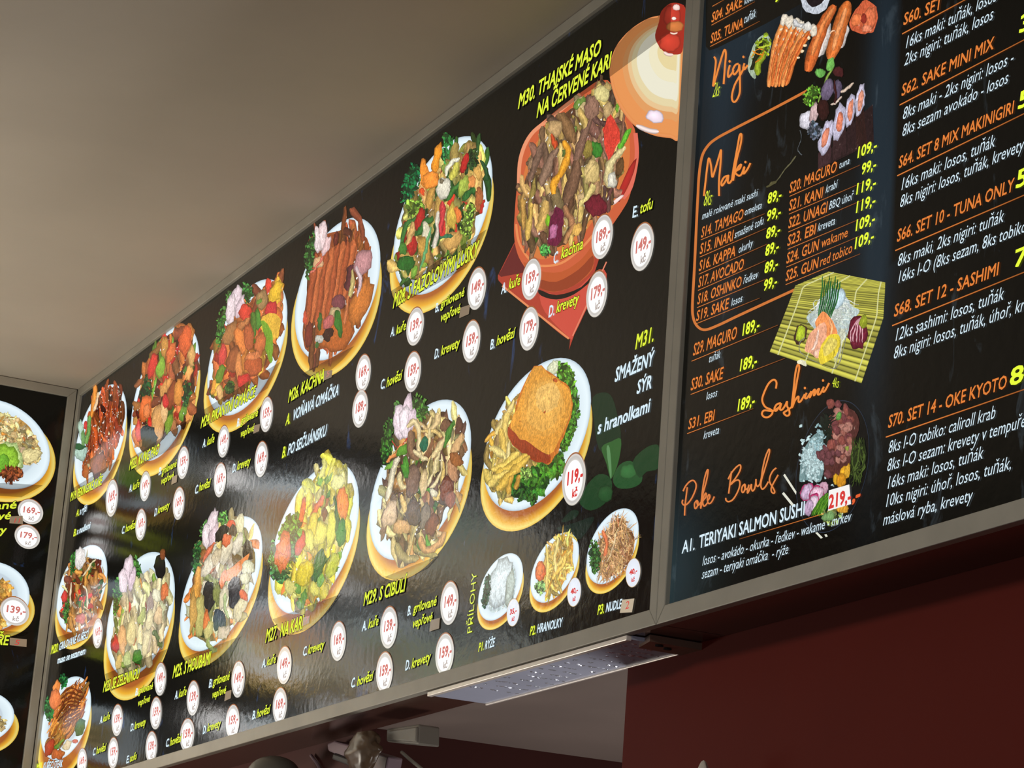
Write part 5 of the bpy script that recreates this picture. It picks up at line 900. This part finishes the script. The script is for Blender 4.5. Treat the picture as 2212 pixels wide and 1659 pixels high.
pic('herbs over a row of salmon maki rolls', 'm', [('p', [(1060, 1240), (1150, 1200), (1430, 900), (1500, 830), (1510, 1140), (1240, 1260), (1060, 1350)], (40, 24, 26)), ('p', [(1060, 1230), (1170, 1110), (1160, 1290), (1060, 1350)], (64, 40, 44)), ('p', [(1180, 1110), (1280, 1010), (1290, 1230), (1180, 1280)], (52, 32, 34)), ('p', [(1290, 1000), (1350, 920), (1380, 1190), (1300, 1230)], (44, 26, 28)), ('p', [(1360, 910), (1425, 860), (1450, 1150), (1370, 1190)], (48, 26, 24)),
     ('b', 1120, 1095, 48, 145, 14, (208, 202, 226)), ('b', 1115, 1100, 26, 84, 14, (232, 142, 112)), ('b', 1228, 970, 48, 150, 10, (206, 200, 224)), ('b', 1232, 965, 26, 86, 10, (230, 132, 100)), ('b', 1316, 880, 38, 140, 8, (204, 198, 222)), ('b', 1320, 880, 22, 84, 8, (230, 142, 112)), ('b', 1396, 795, 36, 130, 8, (210, 204, 226)), ('b', 1400, 800, 20, 90, 8, (226, 150, 124)),
     ('b', 975, 960, 60, 76, 30, (216, 212, 222)), ('b', 1030, 900, 34, 86, 10, (206, 176, 176)), ('f', 1030, 1040, 60, 70, 0, (110, 124, 140), 50), ('b', 1100, 870, 50, 90, 0, (50, 22, 20)), ('s', [(1060, 820), (1130, 620), (1180, 540)], 16, (130, 160, 70)), ('f', 1010, 760, 60, 90, 26, (110, 170, 50), 60), ('b', 1160, 510, 28, 56, 14, (120, 190, 90)), ('b', 1080, 580, 44, 36, -10, (108, 176, 84)), ('b', 1222, 570, 42, 46, 0, (74, 30, 32)),
     ('b', 1135, 715, 50, 84, 16, (110, 96, 122)), ('b', 1215, 710, 30, 76, 4, (92, 80, 104)), ('s', [(1240, 745), (1290, 700), (1345, 670)], 22, (214, 190, 170)), ('s', [(1165, 835), (1210, 810), (1250, 770)], 24, (220, 196, 180)), ('s', [(1190, 640), (1200, 740), (1190, 820)], 22, (60, 24, 26)),
     ('l', [(915, 1040), (925, 1120), (900, 1180), (930, 1240)], 5, (90, 96, 100)), ('s', [(890, 1230), (800, 1350), (690, 1480)], 10, (96, 92, 66)), ('b', 690, 1470, 50, 14, -35, (84, 80, 50))], .0003)
# bamboo mat with sashimi
a = Art(PA, .0003)
mat_q = [Z('n', *p) for p in [(1145, 688), (1595, 775), (1580, 1060), (1405, 1580), (675, 1330), (880, 800)]]
def mp(s, t):     # mat coordinates (s along slats, t across) on its drawn outline
    l_ = [(1145, 688), (880, 800), (820, 960), (675, 1330)]; r_ = [(1595, 775), (1592, 860), (1580, 1060), (1405, 1580)]
    def along(P, t):
        k = t * (len(P) - 1); i = min(int(k), len(P) - 2); f_ = k - i
        return (P[i][0] + (P[i + 1][0] - P[i][0]) * f_, P[i][1] + (P[i + 1][1] - P[i][1]) * f_)
    A_, B2 = along(l_, t), along(r_, t)
    return Z('n', A_[0] + (B2[0] - A_[0]) * s, A_[1] + (B2[1] - A_[1]) * s)
NS = 34; rr = random.Random(5)
for i in range(NS):
    t0, t1 = i / NS, (i + .96) / NS; k = rr.uniform(.78, 1.12); c = [clamp(v * k, 0, 255) for v in (176, 172, 70)]
    L0 = lin(c); dk = tuple(v * .32 for v in L0); hi = tuple(v * 1.45 for v in L0); a.up()
    rows = []
    for t_, cc in ((t0, dk), (t0 + (t1 - t0) * .3, hi), (t0 + (t1 - t0) * .75, L0), (t1, dk)):
        rows.append([a.vert(*mp(s_ / 8, t_), cc) for s_ in range(9)])
    for j in range(3):
        for s_ in range(8): a.f.append((rows[j][s_], rows[j][s_ + 1], rows[j + 1][s_ + 1], rows[j + 1][s_]))
for s_ in (.09, .38, .68, .93): a.line([mp(s_, t / 14) for t in range(15)], 2.6, (214, 214, 150), seg=2)
a.build('bamboo_mat_picture', M_PRINT, boxB, 'bamboo mat under salmon, lemon and radish'); kk = a.top
pic('salmon sashimi with lemon, radish threads and chives', 'n', [('n', [(1060, 960), (1160, 830), (1240, 850), (1330, 960), (1390, 1010), (1330, 1090), (1270, 1230), (1150, 1280), (1000, 1100), (975, 1040)], (190, 206, 206))] +
    [('s', [(rr.uniform(970, 1180), rr.uniform(1000, 1130)), (rr.uniform(1040, 1260), rr.uniform(900, 1060)), (rr.uniform(1150, 1390), rr.uniform(950, 1140))], 7, rr.choice([(222, 230, 220), (200, 214, 200), (236, 240, 236)])) for _ in range(60)] +
    [('s', [(rr.uniform(1220, 1300), rr.uniform(1130, 1250)), (rr.uniform(1200, 1280), 1180), (rr.uniform(1180, 1240), rr.uniform(1260, 1420))], 6, (212, 214, 190)) for _ in range(24)] +
    [('b', 1210, 900, 66, 84, 10, (206, 230, 240))] +
    [('s', [(1060 + 12 * i, 1080), (1085 + 16 * i, 900), (1100 + 17 * i, 720 + (i % 3) * 26)], 12, (20, 84, 40) if i % 2 else (40, 110, 50)) for i in range(9)] +
    [('n', [(1100, 1005), (1160, 1060), (1210, 1150), (1200, 1220), (1120, 1280), (1040, 1130), (1060, 1050)], (244, 150, 86)), ('n', [(1110, 1100), (1130, 1180), (1110, 1290), (1070, 1380), (1000, 1340), (955, 1310), (1000, 1180)], (246, 176, 140)), ('s', [(1060, 1150), (1050, 1240), (1010, 1320)], 20, (250, 210, 190)), ('b', 1060, 1340, 36, 36, 0, (250, 196, 170)), ('s', [(1150, 1060), (1170, 1130), (1160, 1200)], 20, (250, 176, 120)),
     ('n', [(1160, 1190), (1225, 1190), (1242, 1260), (1200, 1360), (1110, 1420), (1080, 1440), (1070, 1340), (1110, 1240)], (240, 214, 60)), ('n', [(1160, 1215), (1205, 1220), (1215, 1270), (1180, 1330), (1120, 1360), (1100, 1330), (1120, 1260)], (226, 206, 100)), ('b', 925, 1190, 52, 86, 14, (80, 50, 36)), ('b', 925, 1185, 38, 70, 10, (186, 206, 50)),
     ('b', 1378, 1170, 78, 140, 6, (112, 24, 48))] + [('s', [(1400, 1060), (1330 + 22 * i, 1150), (1320 + 24 * i, 1250)], 10, (226, 170, 180)) for i in range(5)] + [('b', 1425, 1090, 34, 50, 10, (150, 160, 40)), ('l', [(960, 1200), (925, 1330), (1200, 1460), (1290, 1180)], 6, (130, 130, 110)), ('l', [(1200, 1460), (1230, 1300)], 5, (130, 130, 110)), ('n', [(905, 1400), (965, 1400), (970, 1435), (900, 1420)], (236, 232, 200))], kk + 2e-5)
# poke bowl
a = Art(PA, .0003); E = Disc(*Z('o', 960, 215), *Z('o', 1487, 1165), Z('o', 0, 560)[1])
a.rings([E.ring(1), E.ring(.985), E.ring(.97)], [lin((50, 62, 80)), lin((14, 14, 14)), lin((12, 12, 12))], E(0, 0), lin((12, 12, 12)))
for q in ([(870, 752), (882, 742), (965, 870), (962, 892)], [(862, 885), (874, 872), (950, 965), (935, 975)], [(1100, 1165), (1115, 1160), (1155, 1200), (1140, 1206)], [(1165, 1178), (1180, 1175), (1190, 1190), (1175, 1195)]): a.ngon([Z('o', *p) for p in q], (226, 226, 210))
a.build('poke_bowl_picture', M_PRINT, boxB, 'glass bowl of rice, fish and vegetables with chopsticks')
bk = a.top
r5 = random.Random(9); L = [('s', [(1140, 330 + 8 * i), (1190, 420 + 9 * i), (1170, 560 + 8 * i)], 20, (26, 36, 30)) for i in range(8)]
L += [('n', [(1150, 420), (1160, 520), (1170, 640), (1150, 760), (1120, 800), (1050, 780), (990, 800), (990, 690), (1010, 580), (1060, 500)], (120, 150, 152))]
L += [('b', r5.gauss(1080, 42), r5.gauss(650, 80), r5.uniform(9, 20), r5.uniform(6, 12), r5.uniform(0, 180), (188, 214, 216)) for _ in range(260)]
L += [('b', r5.gauss(1130, 26), r5.gauss(520, 60), r5.uniform(6, 12), r5.uniform(5, 9), r5.uniform(0, 180), (150, 184, 190)) for _ in range(60)]
L += [('n', [(1250, 330), (1350, 270), (1420, 380), (1370, 560), (1340, 700), (1270, 760), (1180, 760), (1170, 600), (1220, 480)], (84, 44, 40))]
L += [('b', r5.gauss(1295, 48), r5.gauss(500, 120), r5.uniform(18, 34), r5.uniform(24, 44), r5.uniform(-40, 40), r5.choice([(136, 72, 64), (156, 96, 84), (118, 62, 64), (170, 116, 104)])) for _ in range(60)]
L += [('b', r5.gauss(1190, 26), r5.gauss(600, 60), r5.uniform(16, 26), r5.uniform(20, 36), r5.uniform(-40, 40), (108, 62, 66)) for _ in range(14)]
L += [('s', [(r5.uniform(1370, 1460), r5.uniform(480, 600)), (r5.uniform(1360, 1460), r5.uniform(600, 700)), (r5.uniform(1340, 1450), r5.uniform(700, 840))], 8, r5.choice([(50, 66, 24), (76, 96, 40), (36, 48, 20)])) for _ in range(50)]
L += [('s', [(r5.uniform(1150, 1260), r5.uniform(300, 380)), (r5.uniform(1160, 1220), r5.uniform(380, 440)), (r5.uniform(1160, 1230), r5.uniform(430, 500))], 9, (22, 32, 24)) for _ in range(16)]
L += [('b', 1270, 330, 20, 30, 20, (96, 150, 70)), ('b', 1330, 560, 14, 20, 0, (150, 160, 70)), ('b', 1250, 780, 22, 40, 0, (222, 168, 40)), ('b', 1310, 740, 34, 50, 10, (220, 160, 34)), ('b', 1290, 790, 34, 50, 0, (206, 140, 30)), ('b', 1335, 720, 20, 50, 10, (226, 170, 50)),
      ('b', 1045, 870, 46, 66, 20, (212, 70, 130)), ('b', 1045, 872, 40, 58, 20, (206, 176, 206)), ('b', 1165, 840, 34, 46, 0, (206, 160, 180)), ('b', 1110, 890, 54, 70, 30, (210, 60, 120)), ('b', 1110, 893, 47, 62, 30, (226, 186, 206)), ('b', 1090, 950, 44, 66, 20, (206, 60, 120)), ('b', 1090, 953, 38, 58, 20, (222, 196, 214)), ('b', 1058, 980, 30, 60, 10, (190, 160, 190))]
L += [('s', [(1180 + 12 * i, 880), (1120 + 12 * i, 960), (1075 + 14 * i, 1040)], 14, (96, 150, 40) if i % 2 else (66, 120, 30)) for i in range(7)] + [('f', 1220, 1050, 70, 60, -10, (140, 160, 90), 50), ('b', 1300, 990, 46, 34, 0, (216, 156, 50)), ('b', 1200, 1050, 50, 34, -20, (120, 160, 100))]
pic(None, 'o', L, bk + 2e-5)
V = [PA.world(*PA.uv(*Z('o', *p)), of) for of in (.0013, .0018) for p in [(1205, 862), (1350, 820), (1362, 960), (1200, 1008)]]
o = mesh_obj('price_card', V, [(0, 1, 2, 3), (7, 6, 5, 4), (0, 4, 5, 1), (1, 5, 6, 2), (2, 6, 7, 3), (3, 7, 4, 0)], flat_print('price_card_white', (214, 214, 214), 1, (220, 220, 220))); reparent(o, boxB); o['label'] = 'white card with red 219,-'
text(PA, o, '219,-', Z('o', 1205, 992), Z('o', 1362, 944), 90 * .30139, T_RR, shear=.03, bold=.03, off=.0019, name='price_text')
text(PA, boxB, ',-', Z('o', 1372, 945), Z('o', 1422, 925), 90 * .30139, flat_print('orange_red_digits', (226, 96, 50)), shear=.1, bold=.03, off=.0012)

# ================================================================== underside, bracket and things in the opening
def pz(px, py, z): d = ray(px, py); q = d * ((z - CAMZ) / d[2]); return (q[0], q[1], z)
def py_(px, py, y): d = ray(px, py); q = d * (y / d[1]); return (q[0], y, q[2] + CAMZ)
# polished strip under the long board
st = empty('metal_strip', (-3.52, D + .05, ZB - .012), 'polished metal strip with dimpled right end fixed under the long dish board', 'strip')
xs0, xs1 = -3.78, -3.115
v, f = box_vf(xs0, xs1, D + .012, D + DEPTH, ZB - .006, ZB - .0008)
reparent(mesh_obj('strip_plate', v, f, M_CHROME), st)
reparent(box('strip_edge', xs0, xs1, D + .004, D + .012, ZB - .008, ZB - .0008, M_EDGE, None, .001), st)['label'] = 'bright front edge'
reparent(box('strip_lip', xs0, xs1, D + DEPTH, D + DEPTH + .004, ZB - .009, ZB - .0008, M_EDGE, None, .001), st)['label'] = 'thin bright rear lip'
rs = random.Random(3)
V, Fc = [], []
for c in range(16):
    x = -3.14 - c * .026 * (1 + c * .02)
    for j in range(rs.randint(8, 18)):
        y = D + .018 + rs.random() * .08; rx, ry = rs.uniform(.001, .0035) * (1.5 if c in (0, 3) else 1), rs.uniform(.0015, .005) * (1.5 if c in (0, 3) else 1); xx = x + rs.uniform(-.003, .003)
        b0 = len(V); V.append((xx, y, ZB - .006 - .0012))
        for k in range(8):
            t = k * math.pi / 4; V.append((xx + rx * math.cos(t), y + ry * math.sin(t), ZB - .006))
        for k in range(8): Fc.append((b0, b0 + 1 + (k + 1) % 8, b0 + 1 + k))
o = mesh_obj('dimples', V, Fc, simple('dimple_plastic', (226, 232, 244), .1, .6)); o['kind'] = 'stuff'; reparent(o, st)
# bracket under the sushi board
br = empty('mounting_bracket', (-3.1, D + .09, ZB - .012), 'small metal mounting bracket with two holes under the sushi board corner', 'bracket')
M_BR = simple('bracket_metal', (150, 122, 104), .35, .5, 12, .1)
q = [pz(*p, ZB - .006) for p in [(1380, 1393), (1404, 1379), (1530, 1400), (1502, 1415)]]
V = [(x, y, ZB - .0008) for x, y, _ in q] + [(x, y, ZB - .010) for x, y, _ in q]
o = mesh_obj('plate', V, [(0, 3, 2, 1), (4, 5, 6, 7), (0, 1, 5, 4), (1, 2, 6, 5), (2, 3, 7, 6), (3, 0, 4, 7)], M_BR); reparent(o, br)
M_HOLE = simple('hole_dark', (22, 14, 12), .7)
for hx, hy in ((1424, 1394), (1442, 1401)):  # dark discs drawn for the bracket holes, their shade put into the colour
    c = pz(hx, hy, ZB - .0104); n = 12
    V = [(c[0] + .004 * math.cos(k * 6.283 / n), c[1] + .006 * math.sin(k * 6.283 / n), ZB - .0104) for k in range(n)] + [(c[0] + .004 * math.cos(k * 6.283 / n), c[1] + .006 * math.sin(k * 6.283 / n), ZB - .0122) for k in range(n)]
    reparent(mesh_obj('hole_disc', V, [tuple(range(n, 2 * n))] + [(k, (k + 1) % n, n + (k + 1) % n, n + k) for k in range(n)], M_HOLE), br)
# white plastic junction box, slim lamp, bag, cable, dome under the board
M_WH = simple('dull_white_plastic', (128, 122, 112), .5, 0, 8, .06)
M_MAUVE = simple('mauve_plastic', (134, 112, 120), .45, 0, 8, .06)
M_BLK = simple('black_plastic', (26, 20, 18), .5)
def slab(name, corners, y, th, m, parent=None):
    P_ = [py_(*c, y) for c in corners]; V = P_ + [(x, yy + th, z) for x, yy, z in P_]; n = len(P_)
    o = mesh_obj(name, V, [tuple(range(n)), tuple(range(2 * n - 1, n - 1, -1))] + [(i, n + i, n + (i + 1) % n, (i + 1) % n) for i in range(n)], m)
    b = o.modifiers.new('bevel', 'BEVEL'); b.width = .003; b.segments = 2
    if parent: reparent(o, parent)
    return o
jb = empty('junction_box', py_(868, 1600, YW - .04), 'dull white box fixed to the wall just under the long board', 'box')
slab('case', [(835, 1574), (904, 1564), (903, 1608), (834, 1602)], YW - .04, .038, M_WH, jb)
slab('cover', [(840, 1578), (899, 1569), (898, 1603), (839, 1598)], YW - .044, .005, M_WH, jb)
lp = empty('slim_lamp', py_(770, 1640, YW - .06), 'slanted mauve grey slim lamp housing on the dark wall at the bottom edge', 'lamp')
slab('housing', [(706, 1606), (722, 1600), (838, 1634), (832, 1662), (800, 1664), (708, 1622)], YW - .03, .028, M_MAUVE, lp)
slab('slot', [(720, 1626), (772, 1645), (768, 1660), (716, 1640)], YW - .034, .008, M_BLK, lp)
dm = empty('dome_lamp', py_(595, 1665, YW - .08), 'round grey dome lamp at the bottom edge under the long board', 'lamp')
n = 20; V, Fc = [], []; c = py_(592, 1672, YW - .08); Rr = .052
for j in range(7):
    t = j / 6 * math.pi / 2
    for k in range(n): V.append((c[0] + Rr * math.cos(t) * math.cos(k * 6.283 / n), c[1] + Rr * .9 * math.cos(t) * math.sin(k * 6.283 / n), c[2] + .032 * math.sin(t)))
for j in range(6):
    for k in range(n): Fc.append((j * n + k, j * n + (k + 1) % n, (j + 1) * n + (k + 1) % n, (j + 1) * n + k))
reparent(mesh_obj('shade', V, Fc, simple('dome_grey', (96, 92, 84), .4), None, None, True), dm)
reparent(box('wall_arm', c[0] - .01, c[0] + .01, c[1], YW, c[2] - .01, c[2] + .005, M_BLK), dm)
# crumpled plastic bag
bagc = py_(785, 1622, YW - .066); V, Fc = [], []; n = 26; rows = 14
for j in range(rows + 1):
    t = j / rows; z = bagc[2] + .03 - t * .08; rad = .012 + .035 * math.sin(math.pi * min(1, .15 + t * .9)) 
    for k in range(n):
        a_ = k * 6.283 / n; q = rad * (1 + .28 * noise.noise(Vector((math.cos(a_) * 2.2, math.sin(a_) * 2.2, t * 6))) + .12 * noise.noise(Vector((math.cos(a_) * 6, math.sin(a_) * 6, t * 12))))
        V.append((bagc[0] + q * math.cos(a_) * 1.2, bagc[1] + q * .38 * math.sin(a_), z))
for j in range(rows):
    for k in range(n): Fc.append((j * n + k, (j + 1) * n + k, (j + 1) * n + (k + 1) % n, j * n + (k + 1) % n))
tag(mesh_obj('plastic_bag', V, Fc, simple('bag_film', (88, 70, 54), .3, 0, 20, .2), None, None, True), 'crumpled translucent brown plastic bag hanging between box and slim lamp', 'bag')
def tube(name, pts, r, m):
    cu = bpy.data.curves.new(name, 'CURVE'); cu.dimensions = '3D'; cu.bevel_depth = r; cu.bevel_resolution = 3
    sp = cu.splines.new('POLY'); sp.points.add(len(pts) - 1)
    for i, p in enumerate(pts): sp.points[i].co = (*p, 1)
    o = bpy.data.objects.new(name, cu); COL.objects.link(o)
    dg = bpy.context.evaluated_depsgraph_get(); me = bpy.data.meshes.new_from_object(o.evaluated_get(dg)); bpy.data.objects.remove(o)
    me.materials.clear(); me.materials.append(m); o = bpy.data.objects.new(name, me); COL.objects.link(o); return o
tag(tube('cable', [py_(868, 1625, YW - .006), py_(885, 1640, YW - .006), py_(912, 1662, YW - .006), py_(930, 1690, YW - .006)], .003, M_WH), 'thin pale cable running down beside the slim lamp', 'cable')
tag(tube('cable', [py_(672, 1632, YW - .006), py_(685, 1650, YW - .006), py_(700, 1680, YW - .006)], .003, M_MAUVE), 'dim cable running down left of the slim lamp', 'cable')
# white tip of an ornament in front of the red wall
oc_ = py_(1519, 1659, YW - .05); V, Fc = [], []; n = 14
prof = [(0, .012), (.003, .010), (.005, .006), (.007, .001), (.0085, -.006), (.010, -.02), (.006, -.04), (.012, -.06), (.012, -.30), (.03, -.31)]
for r_, z_ in prof:
    for k in range(n): V.append((oc_[0] + r_ * math.cos(k * 6.283 / n) * (1 + .25 * math.cos(3 * k)), oc_[1] + r_ * math.sin(k * 6.283 / n), oc_[2] + z_ - .002))
for j in range(len(prof) - 1):
    for k in range(n): Fc.append((j * n + k, (j + 1) * n + k, (j + 1) * n + (k + 1) % n, j * n + (k + 1) % n))
orn = tag(mesh_obj('ornament', V, Fc, simple('ornament_white', (206, 196, 182), .4), None, None, True), 'white ornament tip rising before the red wall at the bottom edge', 'ornament')
sh = tag(box('wall_shelf', oc_[0] - .12, oc_[0] + .12, YW - .12, YW, oc_[2] - .332, oc_[2] - .312, M_DARKRED, None, .002), 'dark shelf on the red wall carrying the white ornament', 'shelf')
